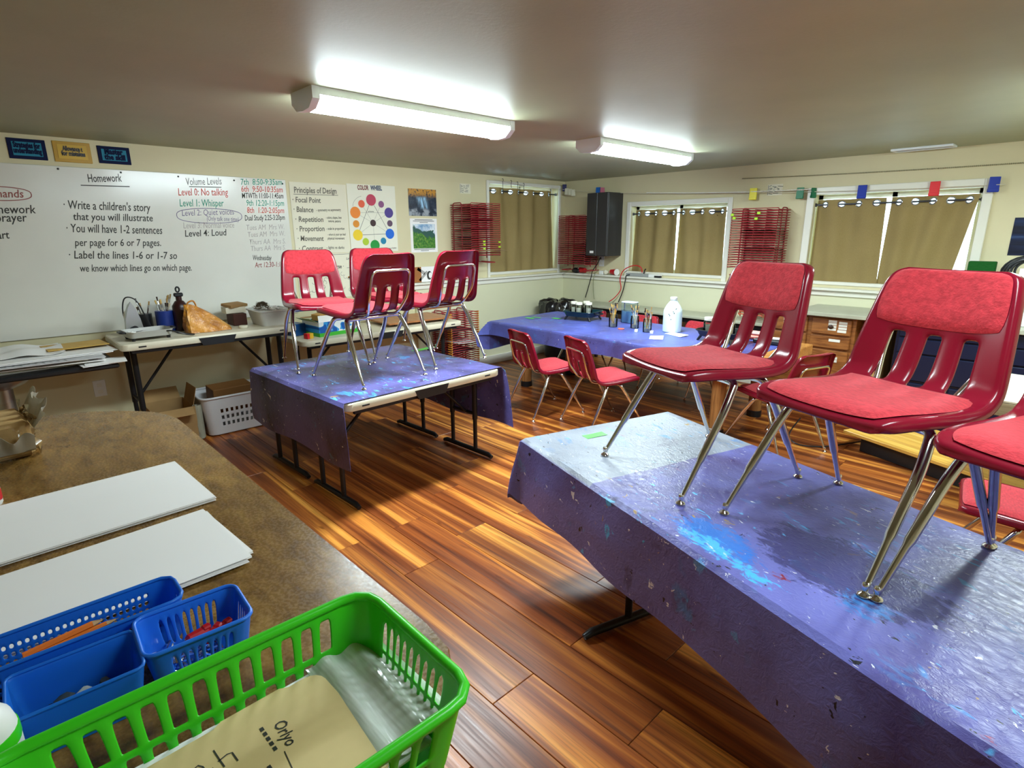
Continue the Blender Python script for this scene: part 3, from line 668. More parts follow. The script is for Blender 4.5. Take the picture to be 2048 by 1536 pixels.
# ================================================================== CHAIRS
PROF = [(.236, .388, .150), (.229, .410, .188), (.165, .418, .207), (.06, .411, .214), (-.06, .403, .214), (-.145, .409, .212), (-.196, .440, .209), (-.219, .495, .203),
        (-.238, .565, .194), (-.256, .632, .184), (-.273, .695, .173), (-.283, .732, .157), (-.286, .746, .128)]
def shell_pt(u, s, off=0):
    y, z, w = catmull(PROF, s); y1, z1, _ = catmull(PROF, min(s+.05, 12)); y0, z0, _ = catmull(PROF, max(s-.05, 0))
    t = Vector((0, y1-y0, z1-z0)).normalized(); n = Vector((0, t.z, -t.y))       # towards the sitter
    if n.z < 0 and s < 5: n = -n
    k = .010 if s < 5 else .010+.020*min(1, (s-5)/2)
    if s > 10: k *= max(.3, 1-(s-10)/3)
    p = Vector((u*w, y, z))+n*(k*u*u+off); return p, n
def make_shell():
    us = [-1, -.93, -.82, -.72, -.61, -.50, -.39, -.25, -.11, 0, .11, .25, .39, .50, .61, .72, .82, .93, 1]
    ss = [0, .35, .8, 1.3, 2, 2.8, 3.6, 4.4, 5.0, 5.5, 5.85, 6.2, 6.7, 7.3, 7.75, 8.0, 8.3, 8.8, 9.4, 10, 10.6, 11.1, 11.5, 11.8, 12]
    bm = bmesh.new(); N = {}; V = []
    for s in ss:
        row = []
        for u in us:
            p, n = shell_pt(u, s); v = bm.verts.new(p); N[v] = (n, u, s); row.append(v)
        V.append(row)
    for j in range(len(ss)-1):
        for i in range(len(us)-1):
            uc = (us[i]+us[i+1])/2; sc = (ss[j]+ss[j+1])/2
            if 5.5 < sc < 8.0 and any(abs(uc-c) < .11 for c in (-.5, 0, .5)): continue
            bm.faces.new((V[j][i], V[j][i+1], V[j+1][i+1], V[j+1][i]))
    be = [e for e in bm.edges if len(e.link_faces) == 1]; new = {}
    for e in be:
        for v in e.verts:
            if v not in new:
                n, u, s = N[v]; outer = abs(u) > .99 or s in (0, 12); d = .030 if outer else .016
                if s == 12: d = .020
                q = v.co-n*d
                if abs(u) > .99: q.x += math.copysign(.005, u)
                new[v] = bm.verts.new(q)
    for e in be:
        a, b = e.verts; f = e.link_faces[0]; ring = list(f.verts); i = ring.index(a)
        if ring[(i+1) % 4] == b: a, b = b, a
        bm.faces.new((a, b, new[b], new[a]))
    bm.normal_update(); me = bpy.data.meshes.new('seat_shell'); bm.to_mesh(me); bm.free(); me.materials.append(REDP)
    me.polygons.foreach_set('use_smooth', [True]*len(me.polygons))
    o = bpy.data.objects.new('seat_shell', me); COL.objects.link(o)
    md = o.modifiers.new('s', 'SOLIDIFY'); md.thickness = .0045; md.offset = -1 if False else 0
    md = o.modifiers.new('u', 'SUBSURF'); md.levels = 1; bake(o); return o
def make_pad(name, s0, s1, um, th, parent):
    n = 18; top = []; m = M()
    def sq(a, b): return a*math.sqrt(1-.16*b*b*b*b), b*math.sqrt(1-.16*a*a*a*a)
    vs = []
    for j in range(n+1):
        for i in range(n+1):
            a, b = 2*i/n-1, 2*j/n-1; a, b = math.copysign(abs(a)**.8, a), math.copysign(abs(b)**.8, b); c, d = sq(a, b)
            r = max(abs(a), abs(b)); p, _ = shell_pt(c*um, (s0+s1)/2+d*(s1-s0)/2, .004+th*(1-r**7)); vs.append(p)
    fs = [(j*(n+1)+i, j*(n+1)+i+1, (j+1)*(n+1)+i+1, (j+1)*(n+1)+i) for j in range(n) for i in range(n)]
    m.add(vs, fs); return m.build(name, REDF, parent, sharp=0)
def make_chair():
    t = thing('school_chair', '', 'chair'); make_shell().parent = t
    make_pad('seat_pad', 1.05, 5.35, .88, .016, t); make_pad('back_pad', 8.22, 11.75, .92, .015, t)
    f = M(); R = .0125
    for y in (.035, -.075):
        f.tube(bend([(-.150, y, .372), (.150, y, .372)], .02), R, 10)
    f.tube(bend([(-.105, .03, .382), (-.105, -.07, .380), (-.105, -.175, .392), (-.138, -.243, .50), (-.130, -.283, .655), (.130, -.283, .655), (.138, -.243, .50), (.105, -.175, .392), (.105, -.07, .380), (.105, .03, .382)], .04, 5), .0085, 8)
    f.build('back_brace', CHROME, t)
    for sx in (-1, 1):
        for sy in (1, -1):
            y0 = .035 if sy > 0 else -.075; foot = Vector((sx*.228, sy*.262 if sy > 0 else -.262, .012))
            top = Vector((sx*.205, y0+sy*.028, .335)); path = bend([(sx*.150, y0, .372), (sx*.190, y0+sy*.006, .372), top+(foot-top)*.14, foot], .05, 6)
            k = len(path); rad = []
            for p in path: rad.append(R*1.06 if p.z > .16 else R*1.06)
            a, b = path[-2], path[-1]; mid = [a+(b-a)*q for q in (.46, .52, .96)]
            path = path[:-1]+mid+[b]; rad = rad[:-1]+[R*1.06, R*.78, R*.62, R*.6]
            lg = M().tube(path, rad, 10).build('leg', CHROME, t)
            g = M().lathe([(.0, 0), (.0150, 0), (.0158, .002), (.0135, .006), (.0075, .010), (.0058, .014), (.0076, .016), (.0086, .020), (.0086, .030), (.0066, .033)], 20, (foot.x, foot.y, 0)); g.build('glide', CHROME, lg)
    return t
_chairs = []
def chair(label, x, y, z, heading, group=None, sc=1):
    o = make_chair() if not _chairs else copy_tree(_chairs[0])
    _chairs.append(o); o.location = (x, y, z); o.rotation_euler = (0, 0, math.radians(heading-90)); o.scale = (sc,)*3; o['label'] = label
    if group: o['group'] = group
    elif 'group' in o: del o['group']
CH = H+.006
chair('leftmost red padded chair on the front table, nearest the windows', 4.0, -3.786, CH, -110.6, 'chairs put up on the front table')
chair('red padded chair in the middle of the front table, biggest in view', 4.553, -3.90, CH, -109.5, 'chairs put up on the front table')
chair('red padded chair at the right end of the front table, cut by the frame', 5.0, -4.035, CH, -107, 'chairs put up on the front table')
chair('red chair on the small table whose padded front faces the room, at the whiteboard side', 1.30, -3.96, CH, -13, 'chairs put up on the small table')
chair('red chair on the small table with its chrome back brace towards us, in front', 1.865, -3.945, CH, 186, 'chairs put up on the small table')
chair('red chair on the small table at its window end, back brace towards us', 1.75, -3.35, CH, 184.5, 'chairs put up on the small table')
chair('red chair on the small table almost hidden behind the chair in front', 1.24, -3.40, CH, -9, 'chairs put up on the small table')
FG = 'chairs around the far blue table'
chair('red chair on the floor before the far blue table, left of two', 1.73, -2.19, 0, 76, FG, .97)
chair('red chair on the floor before the far blue table, right of two', 2.30, -2.12, 0, 70, FG, .97)
chair('red chair pulled up to the right end of the far blue table near the drawers', 3.47, -1.62, 0, 160, FG, .97)
chair('red chair behind the far blue table beside the black rubbish bag', .98, -.80, 0, -92, FG, .88)
chair('red chair behind the far blue table, behind the glass jars of brushes', 1.66, -.78, 0, -85, FG, .88)
chair('red chair behind the far blue table, behind the big white jug', 2.25, -.79, 0, -95, FG, .88)
chair('red chair on the floor behind the front table beside the low wooden platform', 4.90, -2.66, 0, 188, None, .97)

# ================================================================== FOLDING TABLES
def folding_table(label, cx, cy, rz, L, W, top, inset=.10, group=None, bars=True, handle=True, bar_hw=None, post_shift=0):
    """plastic folding table, long side along local x"""
    t = thing('folding_table', label, 'table', (cx, cy, 0), rz, group); th = .045
    M().prism(rrect(L, W, .045, 6), top-th, top, .006).build('tabletop', OFFW, t)
    m = M()
    for sy in (-1, 1):
        m.box((0, sy*(W/2-.03), top-th-.012), (L-.12, .02, .024), bev=.003)
    m.build('apron_rail', BLACKM, t)
    if handle:
        s = -1; y = s*(W/2+.0035)
        M().add([(-.10, y, top-th-.022), (.10, y, top-th-.022), (.125, y, top-.012), (-.125, y, top-.012), (-.10, y+.02, top-th-.022), (.10, y+.02, top-th-.022), (.125, y+.02, top-.012), (-.125, y+.02, top-.012)],
            [(0, 1, 2, 3), (7, 6, 5, 4), (0, 4, 5, 1), (3, 2, 6, 7), (0, 3, 7, 4), (1, 5, 6, 2)]).build('handle', BLACK, t)
        m = M()
        for x in (-L/2+.12, L/2-.12): m.box((x, -W/2-.0005, top-.024), (.045, .004, .009), bev=.001)
        m.build('slot_mark', BLACK, t)
    for sx in (-1, 1):
        x = sx*(L/2-inset); g = thing_part('leg_set', t); hw = bar_hw or W/2-.075
        M().tube([(x, -hw-.035, .016), (x, -hw, .026), (x, hw, .026), (x, hw+.035, .016)], [.013, .017, .017, .013], 10).build('foot_bar', BLACKM, g)
        for sy in (-1, 1):
            py = sy*hw*.55+post_shift; M().tube([(x, py, .03), (x, py, top*.42)], .0145, 8).tube([(x, py, top*.40), (x, py, top-th-.01)], .0185, 8).build('post', BLACKM, g)
        M().tube([(x, -hw*.55+post_shift, top*.46), (x, hw*.55+post_shift, top*.46)], .011, 8).build('cross_bar', BLACKM, g)
        M().tube([(x, 0, top*.46), (x-sx*.30, 0, top-th-.015)], .010, 8).tube([(x-sx*.30, -hw*.8, top-th-.015), (x-sx*.30, hw*.8, top-th-.015)], .008, 6).build('brace', BLACKM, g)
    return t
def thing_part(name, parent):
    o = bpy.data.objects.new(name, None); COL.objects.link(o); o.parent = parent; o.empty_display_size = .03; return o
def tablecloth(label, cx, cy, rz, L, W, top, drops, m_, seed=0, lift=.004, wob=.012, group=None, round_c=.5, flare=.10, skew=0, name='tablecloth'):
    """plastic sheet over a table: flat on top, hanging by drops = (left, right, near, far)"""
    rn = random.Random(seed); ph = [rn.uniform(0, 6.3) for _ in range(12)]
    dl, dr, dn, df = drops; st = .03
    def axis(h, a, b):
        out = [-h-a*(1-i/14) for i in range(14)] if a > 0 else []
        k = round(2*h/.04); out += [-h+2*h*i/k for i in range(k+1)]
        if b > 0: out += [h+b*(i+1)/14 for i in range(14)]
        return out
    xs, ys = axis(L/2, dl, dr), axis(W/2, dn, df)
    def P(x, y):
        ex = max(0, abs(x)-L/2); ey = max(0, abs(y)-W/2); sx, sy = math.copysign(1, x), math.copysign(1, y)
        px, py = max(-L/2, min(L/2, x)), max(-W/2, min(W/2, y))
        if ex > 0 and ey > 0:                               # round the hanging corner
            dx, dy = (dl if x < 0 else dr), (dn if y < 0 else df); a, b = ex/dx, ey/dy
            ex, ey = dx*a*math.sqrt(1-round_c*b*b), dy*b*math.sqrt(1-round_c*a*a)
        e = (ex**5+ey**5)**.2; z = top+lift
        if e > 0:
            rr = .014; q = min(e, rr*1.57)/rr; z -= rr*(1-math.cos(q))+max(0, e-rr*1.57); o = rr*math.sin(min(q, 1.57)); w_ = wob*min(1, e/.15)
            fx = o+.03*e+w_*(math.sin(y*7+ph[0])*.5+math.sin(y*17+ph[1])*.3+.6); fy = o+.03*e+w_*(math.sin(x*6+ph[2])*.5+math.sin(x*15+ph[3])*.3+.6)
            t_ = min(1, ex/e), min(1, ey/e)
            px += sx*fx*t_[0]; py += sy*fy*t_[1]; k = min(ex, ey)
            px += sx*k*flare/.35; py += sy*k*flare/.35
            if ey > 0 and ex == 0: px += skew*math.sqrt(e)*max(0, (px/(L/2)-.2)/.8)
            z += .010*math.sin(x*9+y*8+ph[5])*min(1, e/.2)
        else:
            z += .0012*math.sin(x*13+ph[6])*math.sin(y*11+ph[7])
        return (px, py, z)
    skip = None
    m = M().grid(lambda u, v: P(u, v), xs, ys, skip)
    o = m.build(name, m_, None, solid=.0018, off=1); o.location = (cx, cy, 0); o.rotation_euler = (0, 0, rz)
    return tag(o, label, 'tablecloth', group)
# front table
RZ = math.radians(-16.8); FL, FW = 1.90, .80
FC = (3.335+.5*FL*math.cos(RZ)-.5*FW*math.sin(RZ), -4.04+.5*FL*math.sin(RZ)+.5*FW*math.cos(RZ))
folding_table('long folding table under the paint stained cloth in the foreground', FC[0], FC[1], RZ, FL-.03, FW-.03, H-.004, .50, handle=False, bar_hw=.385)
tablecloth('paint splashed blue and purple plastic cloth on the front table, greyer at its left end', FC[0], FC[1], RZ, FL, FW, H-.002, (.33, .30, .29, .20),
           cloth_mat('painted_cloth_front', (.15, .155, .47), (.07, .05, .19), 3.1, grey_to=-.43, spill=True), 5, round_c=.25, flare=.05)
# small square table of two folding tables
T1 = (1.71, -3.806); R1 = math.radians(2)
def at1(x, y): return (T1[0]+x*math.cos(R1)-y*math.sin(R1), T1[1]+x*math.sin(R1)+y*math.cos(R1))
c = at1(.30, 0); folding_table('folding table with its white front edge showing under four upturned chairs', c[0], c[1], R1+PI/2, 1.135, .59, H-.004, .055, 'pair of small folding tables', post_shift=.03)
c = at1(-.30, 0); folding_table('folding table on the whiteboard side of the cloth-covered pair, only its legs in view', c[0], c[1], R1+PI/2, 1.135, .59, H-.004, .055, 'pair of small folding tables', post_shift=.03)
bpy.data.objects['folding_table.001'].rotation_euler.z = R1+PI/2
tablecloth('purple plastic cloth with white flecks under the four chairs, hanging at both ends', T1[0]-.008, T1[1]+.006, R1, 1.185, 1.15, H-.002, (.30, 0, .36, .42),
           cloth_mat('painted_cloth_small', (.115, .105, .34), (.03, .028, .075), 8.4, splat=1.25), 12, round_c=.5, skew=.12, flare=0, wob=.007)
# far table with wooden edge and round posts
t = thing('work_table', 'wide wooden table on round posts under the far blue cloth', 'table', (2.06, -1.385, 0))
M().box((0, 0, H-.045), (2.72, 1.0, .08), bev=.006).build('tabletop', TABW, t)
for sx in (-1, 1):
    for sy in (-1, 1):
        lg = M().lathe([(.045, .02), (.052, .05), (.052, H-.16), (.045, H-.085)], 18, (sx*1.02, sy*.34, 0)).build('leg', POSTW, t)
        M().lathe([(.058, 0), (.058, .05), (.05, .055)], 18, (sx*1.02, sy*.34, 0)).build('foot_cap', BLACKM, lg)
m = M().box((0, -.44, H-.12), (2.3, .025, .07), bev=.003).box((0, .44, H-.12), (2.3, .025, .07), bev=.003); m.build('apron', TABW, t)
tablecloth('blue plastic cloth on the far table with short drop and flared left corner', 1.985, -1.385, 0, 2.58, 1.01, H-.003, (.30, .03, .15, .15),
           cloth_mat('painted_cloth_far', (.10, .125, .46), (.07, .07, .22), 14.7, splat=.55), 21, round_c=.25, flare=.22)
# tables along the whiteboard wall
folding_table('folding table below the whiteboard holding the iron and the orange bag', .325, -4.435, PI/2, 1.17, .60, .812, .09)
folding_table('lower folding table beside it holding the blue box and the drawing board', .325, -3.01, PI/2, 1.62, .60, .672, .12)

# ================================================================== NEAR COUNTER
CT = .90
t = thing('counter', 'brown speckled laminate counter in the foreground holding papers and baskets', 'counter', (0, 0, 0))
outl = smooth([(2.50, -5.58), (2.53, -5.47), (2.60, -5.37), (2.72, -5.265), (2.86, -5.226)], 4)+[(3.6, -5.226), (4.30, -5.226)]+smooth([(4.37, -5.235), (4.425, -5.275), (4.45, -5.34)], 4)+[(4.455, -5.6), (4.455, -6.4), (2.5, -6.4)]
M().prism(outl[::-1], CT-.012, CT, .003).build('worktop', COUNTER, t)
def inset(pts, d):
    n = len(pts); cx = sum(p[0] for p in pts)/n; cy = sum(p[1] for p in pts)/n; out = []
    for i in range(n):
        a, b = Vector(pts[i-1]), Vector(pts[(i+1) % n]); tt = (b-a).normalized(); nn = Vector((tt.y, -tt.x)); q = Vector(pts[i])
        if (q+nn*.01-Vector((cx, cy))).length > (q-Vector((cx, cy))).length: nn = -nn
        out.append(tuple(q+nn*d))
    return out
M().prism(inset(outl, .0015)[::-1], CT-.052, CT-.012).build('edge_band', TABW, t)
M().prism([(2.62, -5.42), (2.80, -5.30), (4.33, -5.30), (4.38, -5.36), (4.38, -6.3), (2.62, -6.3)][::-1], .08, CT-.052).build('cabinet_body', CABW, t)
M().prism([(2.68, -5.46), (2.84, -5.36), (4.28, -5.36), (4.32, -5.40), (4.32, -6.3), (2.68, -6.3)][::-1], .016, .08).build('toe_kick', BLACK, t)
def paper_stack(label, x, y, w, l, n, z, seed, rz=0, spread=.01, fan=.02, m_=PAPER, name='paper_stack', cat='paper'):
    t = thing(name, label, cat, (x, y, z), rz); r = random.Random(seed)
    for i in range(n):
        k = i/max(1, n-1); mm = M().box((0, 0, .001+.0016*i), (w, l, .0012))
        o = mm.build('sheet', m_, t); o.location = (r.uniform(-1, 1)*spread*(1-k*.7), r.uniform(-1, 1)*spread*.6*(1-k*.7), 0); o.rotation_euler = (0, 0, r.uniform(-1, 1)*fan*(1-k*.8))
    return t
CPAP = mat('warm_white_paper', (.92, .89, .86), .75, var=.015, vscale=3)
paper_stack('wide stack of blank white paper at the back of the counter', 3.46, -5.585, .306, .50, 6, CT, 3, math.radians(2), .006, .012, CPAP)
paper_stack('fanned stack of blank white paper in front of the wide stack, behind the blue trays', 3.80, -5.60, .255, .47, 7, CT, 11, math.radians(2), .02, .10, CPAP)

# perforated plastic trays
def tray(name, label, cat, loc, rz, w, d, h, taper, m_, slots, r=.02, th=.0022, rimr=.0035, group=None, bottom=True):
    """open plastic tray; slots(u, v) says where the wall is cut; u runs in metres round the rim, v 0..1 upward"""
    t = thing(name, label, cat, loc, rz, group)
    def ring(v): 
        k = taper*(1-v); return w-2*k, d-2*k
    return t
def wall_u(w, d, r):
    """perimeter of a rounded rectangle as function of arc length"""
    seg = [(w-2*r), PI*r/2, (d-2*r), PI*r/2, (w-2*r), PI*r/2, (d-2*r), PI*r/2]; tot = sum(seg)
    def P(s):
        s %= tot; i = 0
        while s > seg[i]: s -= seg[i]; i += 1
        f = s/seg[i] if seg[i] else 0; a = [(-1, -1), (1, -1), (1, 1), (-1, 1)]
        hx, hy = w/2-r, d/2-r
        if i == 0: return (-hx+f*2*hx, -d/2)
        if i == 2: return (w/2, -hy+f*2*hy)
        if i == 4: return (hx-f*2*hx, d/2)
        if i == 6: return (-w/2, hy-f*2*hy)
        c = {1: (hx, -hy, -90), 3: (hx, hy, 0), 5: (-hx, hy, 90), 7: (-hx, -hy, 180)}[i]; q = math.radians(c[2]+90*f)
        return (c[0]+r*math.cos(q), c[1]+r*math.sin(q))
    return P, tot, seg
def basket(name, label, cat, loc, rz, w, d, h, taper, r, m_, cut, vs, side_u, th=.0025, rim=.004, sub=1, group=None, closed_bottom=True, rim_wide=1):
    """cut(side, k, j): True where wall cell k of that side and row j is open; side_u(length) -> cell borders along a side"""
    t = thing(name, label, cat, loc, rz, group); P, tot, seg = wall_u(w, d, r); us = []; info = []; s0 = 0
    for i, L in enumerate(seg):
        if i % 2 == 0:
            b = side_u(L, i//2)
            for k in range(len(b)-1): us.append(s0+b[k]); info.append((i//2, k))
        else:
            for k in range(4): us.append(s0+L*k/4); info.append((-1, k))
        s0 += L
    def S(u, v):
        x, y = P(u); k = 1-v; f = (1-2*taper*k/w, 1-2*taper*k/d); return (x*f[0], y*f[1], .003+(h-.003)*v)
    m = M().grid(S, us, vs, lambda i, j: info[i][0] >= 0 and cut(info[i][0], info[i][1], j), closed=True)
    o = m.build('wall', m_, t, solid=th, sub=sub, off=0)
    m = M().prism([(x*(1-2*taper/w), y*(1-2*taper/d)) for x, y in (P(tot*q/40) for q in range(40))], 0, .004)
    m.build('bottom', m_, t)
    pts = [(*P(tot*q/64), h) for q in range(64)]
    M().tube([(x*1.006, y*1.006, z) for x, y, z in pts], rim, 8, closed=True).build('rim', m_, t)
    return t
def cells(margin, pitch, gap, mn=1):
    def f(L, side):
        n = max(mn, int((L-2*margin+gap)/pitch)); tot = n*pitch-gap; a = (L-tot)/2; b = [0]
        for k in range(n): b += [a+k*pitch, a+k*pitch+(pitch-gap)]
        return b+[L]
    return f
GREEN = mat('bright_green_plastic', (.045, .60, .012), .3, spec=.5)
BLUEP = mat('bright_blue_plastic', (.018, .17, .80), .3, spec=.5)
def clearblue():
    k = NT('translucent_blue_plastic', .3); tr = k.n('ShaderNodeBsdfTranslucent'); tr.inputs[0].default_value = (.03, .25, .85, 1); mx = k.n('ShaderNodeMixShader'); mx.inputs[0].default_value = .35
    k.b.inputs['Base Color'].default_value = (.02, .22, .82, 1); out = [x for x in k.nt.nodes if x.type == 'OUTPUT_MATERIAL'][0]; k.l(k.b.outputs[0], mx.inputs[1]); k.l(tr.outputs[0], mx.inputs[2]); k.l(mx.outputs[0], out.inputs[0]); return k.m
CBLUE = clearblue()
def gcells(L, side):
    if side in (1, 3):
        b = cells(.018, .0265, .012)(L, side); out = [0]
        for q in range(1, len(b)-1, 2): out += [b[q], b[q]+.0022, b[q+1]-.0022, b[q+1]]
        return out+[L]
    return cells(.012, .0165, .0065)(L, side)
def gcut(side, k, j):
    if side in (1, 3):
        if k % 4 == 0: return False
    elif k % 2 == 0: return False
    return j in (1, 2, 5, 6) if side in (1, 3) else j in (1, 2, 3, 5, 6)
gb = basket('basket', 'bright green slotted plastic basket holding folders, front edge of the counter', 'basket', (4.418, -5.535, CT+.001), math.radians(-1), .252, .415, .105, .018, .035, GREEN,
       gcut, [0, .12, .14, .36, .40, .45, .47, .84, 1], gcells, .003, .0065, 1)
# folders and sheets lying in the green basket
FOLD = mat('manila_card', (.74, .56, .26), .7, var=.09, vscale=9)
GX, GY, GZ = 4.41, -5.54, CT+.026
for i in range(3):
    o = M().box((0, 0, .001), (.20, .35, .0016)).build('paper_sheet', PAPER); o.location = (GX-.006+.003*i, GY+.006*(1-i), GZ+.002*i); o.rotation_euler = (0, 0, .015*(i-1))
    tag(o, ('bottom', 'middle', 'top')[i]+' loose white sheet under the folder in the green basket', 'paper', 'sheets in the green basket')
k = NT('clear_crumpled_film', .15, spec=.7); k.color(k.ramp(k.noise(k.mapping((4, 30, 4)), 1, 4), [(.35, (.40, .43, .34)), (.6, (.82, .86, .80))])); k.bump(k.noise(k.mapping((4, 34, 4)), 1, 3), .6, .01)
o = M().grid(lambda u, v: (u, v, .004+.004*math.sin(v*150+u*12)), [-.1+.2*i/10 for i in range(11)], [-.05+.1*i/30 for i in range(31)]).build('plastic_sleeve', k.m, solid=.001)
o.location = (4.405, -5.375, GZ+.010); tag(o, 'shiny rippled plastic sleeve at the far end of the green basket', 'sleeve')
t = thing('folder', 'worn manila folder with handwriting lying in the green basket', 'folder', (GX+.008, GY-.022, GZ+.014), math.radians(1.5))
M().prism(rrect(.185, .30, .02, 4)+[], 0, .0014).build('cover', FOLD, t)
M().prism([(-.0925, .02), (-.0985, .03), (-.0985, .10), (-.0925, .11)][::-1], .0002, .0013).build('tab', FOLD, t)
M().prism(rrect(.183, .298, .02, 4, .004, -.003), -.003, -.001).build('back_cover', FOLD, t)
m = M()
def scrawl(m, o, X, Y, sc, lines):
    for ln in lines: stroke(m, [tuple(Vector(o)+Vector(X)*(a*sc)+Vector(Y)*(b*sc)) for a, b in ln], .0016, (0, 0, 1), .0004)
scrawl(m, (-.060, .022, .0016), (.15, -1, 0), (1, .15, 0), .030, [[(.05, 1), (.0, .5), (.15, .42), (.5, .45)], [(.46, .85), (.42, .4), (.36, -.15)], [(.95, .9), (.92, .2), (1.0, .02), (1.15, .05)], [(.72, .55), (1.2, .6)], [(1.45, 1.0), (1.42, .0)], [(1.42, .35), (1.58, .52), (1.72, .45), (1.75, .0)]])
write(m, 'Orlyo', (-.050, .072, .0015), (-.008, .070, .0015), (.1, 1, 0), .020, .15, .001, .0006); m.build('handwriting', INK['k'], t, sharp=0)
m = M()
for a, b, x0 in ((.052, .060, -.055), (.040, .046, .0), (.026, .032, -.005)):
    for q in range(5): stroke(m, [(x0+.009*q, b, .0016), (x0+.006+.009*q, b, .0016)], .004, (0, 0, 1), .0004)
stroke(m, [(-.005, .066, .0016), (.03, .062, .0016)], .001, (0, 0, 1), .0004); m.build('printed_line', INK['k'], t)
# blue trays
def mesh_cells(L, side): return cells(.012, .0085, .0035)(L, side)
basket('pencil_tray', 'long blue mesh tray with rows of round holes and pencils inside', 'tray', (4.034, -5.692, CT+.001), 0, .080, .37, .070, .006, .018, CBLUE,
       lambda s, k, j: k % 2 == 1 and j in (2, 4, 6), [0, .12, .30, .40, .48, .58, .66, .76, .9, 1], mesh_cells, .0018, .0028, 1)
basket('small_basket', 'small blue slotted basket with red clips and metal bits', 'basket', (4.136, -5.511, CT+.001), math.radians(-3), .100, .134, .070, .010, .016, BLUEP,
       lambda s, k, j: k % 2 == 1 and j in (1, 2), [0, .18, .5, .8, 1], cells(.010, .0105, .0052), .002, .003, 1)
basket('bin', 'plain translucent blue bin with dusty scraps, beside the green basket', 'bin', (4.146, -5.648, CT+.001), math.radians(-2), .092, .134, .069, .010, .010, CBLUE,
       lambda s, k, j: False, [0, .15, .5, .85, 1], lambda L, s: [0, L*.1, L*.5, L*.9, L], .002, .0022, 1)
def pencil(label, p0, p1, m_, group=None, r=.0036):
    t = thing('pencil', label, 'pencil', p0, 0, group); d = Vector(p1)-Vector(p0); n = d.normalized(); L = d.length
    M().tube([(0, 0, 0), n*(L-.016)], r, 6).build('barrel', m_, t)
    M().tube([n*(L-.016), n*(L-.004)], [r, .0012], 6).build('wood_cone', PINE, t); M().tube([n*(L-.005), n*L], [.0013, .0003], 5).build('lead', BLACK, t)
ORG = mat('orange_paint_gloss', (.85, .20, .02), .35); PNK = mat('coral_paint_gloss', (.80, .16, .10), .35); DGR = mat('dark_green_paint', (.01, .06, .03), .35); YLP = mat('yellow_pencil_paint', (.75, .45, .03), .35)
zt = CT+.030
pencil('orange pencil in the blue mesh tray', (4.040, -5.70, CT+.048), (4.026, -5.585, CT+.050), ORG)
pencil('fat orange stick in the blue mesh tray', (4.030, -5.695, CT+.050), (4.020, -5.60, CT+.054), ORG, r=.005)
pencil('coral pencil pointing left in the blue mesh tray', (4.040, -5.705, CT+.046), (4.042, -5.81, CT+.046), PNK)
pencil('dark green pencil in the blue mesh tray', (4.056, -5.60, CT+.040), (4.056, -5.78, CT+.040), DGR); pencil('yellow pencil under the green one in the blue mesh tray', (4.05, -5.64, CT+.034), (4.052, -5.82, CT+.034), YLP)
for i in range(12):
    x = 4.012+.0092*(i % 6); z_ = CT+.012+.012*(i//6); pencil('dark pencil in the heap at the bottom of the blue mesh tray', (x, -5.56-.008*(i % 3), z_), (x+.001, -5.79-.01*(i % 4), z_+.001), (DGR, BLACK, NAVY)[i % 3], 'dark pencils in the blue mesh tray', r=.0044)
REDC = mat('red_clip_plastic', (.60, .012, .02), .3)
for i, (x, y, a) in enumerate(((4.125, -5.478, .3), (4.136, -5.492, .7), (4.128, -5.508, .2))):
    o = M().box((0, 0, .008), (.014, .034, .014), bev=.004).box((0, .012, .014), (.010, .012, .006), bev=.002).build('clip', REDC); o.location = (x, y, CT+.022+.004*i); o.rotation_euler = (0, .2, a)
    tag(o, ('farthest', 'middle', 'nearest')[i]+' of three red plastic clips in the small blue basket', 'clip', 'red clips in the small blue basket')
m = M(); r = random.Random(5)
for i in range(90):
    a = r.uniform(0, 3.1); x, y, z = 4.13+r.uniform(-.028, .028), -5.535+r.uniform(-.03, .05), CT+.008+r.uniform(0, .014); l = r.uniform(.008, .018)
    m.tube([(x, y, z), (x+l*math.cos(a), y+l*math.sin(a), z+r.uniform(-.002, .006))], .0018, 5)
tag(m.build('metal_bits', CHROME), 'heap of small shiny metal bits in the small blue basket', 'metal bits', kind='stuff')
m = M()
for i in range(26):
    m.ball((4.146+r.uniform(-.026, .026), -5.648+r.uniform(-.045, .048), CT+.014+r.uniform(0, .012)), (r.uniform(.006, .016), r.uniform(.006, .016), r.uniform(.004, .010)), 7, 5, .25)
tag(m.build('eraser_scraps', mat('grey_scraps', (.05, .07, .08), .9)), 'dark dusty scraps lying in the plain blue bin', 'scraps', kind='stuff')
o = M().box((0, 0, .007), (.03, .018, .012), bev=.004).build('eraser', mat('pale_eraser', (.5, .55, .52), .8)); o.location = (4.150, -5.640, CT+.028); o.rotation_euler = (.2, .1, .6); tag(o, 'pale eraser among the scraps in the plain blue bin', 'eraser')
# bottles on the counter
t = thing('glue_bottle', 'white bottle with green and grey label at the lower left corner', 'bottle', (4.243, -5.738, CT))
M().lathe([(.034, 0), (.036, .004), (.036, .108), (.033, .122), (.024, .132), (.017, .136), (.017, .142)], 28).build('body', WHITE, t)
M().lathe([(.0364, .012), (.0367, .014), (.0367, .100), (.0364, .102)], 28).build('label', mat('grey_white_label', (.62, .66, .64), .5, var=.15, vscale=60), t)
for z_ in (.012, .094): M().lathe([(.0368, z_), (.0371, z_+.002), (.0371, z_+.012), (.0366, z_+.015)], 28).build('green_band', GREEN, t)
M().lathe([(.020, .136), (.021, .138), (.021, .158), (.015, .166), (.010, .180), (0, .182)], 20).build('cap', mat('grey_cap', (.42, .38, .34), .4), t)
t = thing('spray_bottle', 'small white bottle with red label behind the papers, at the left edge', 'bottle', (3.265, -5.725, CT))
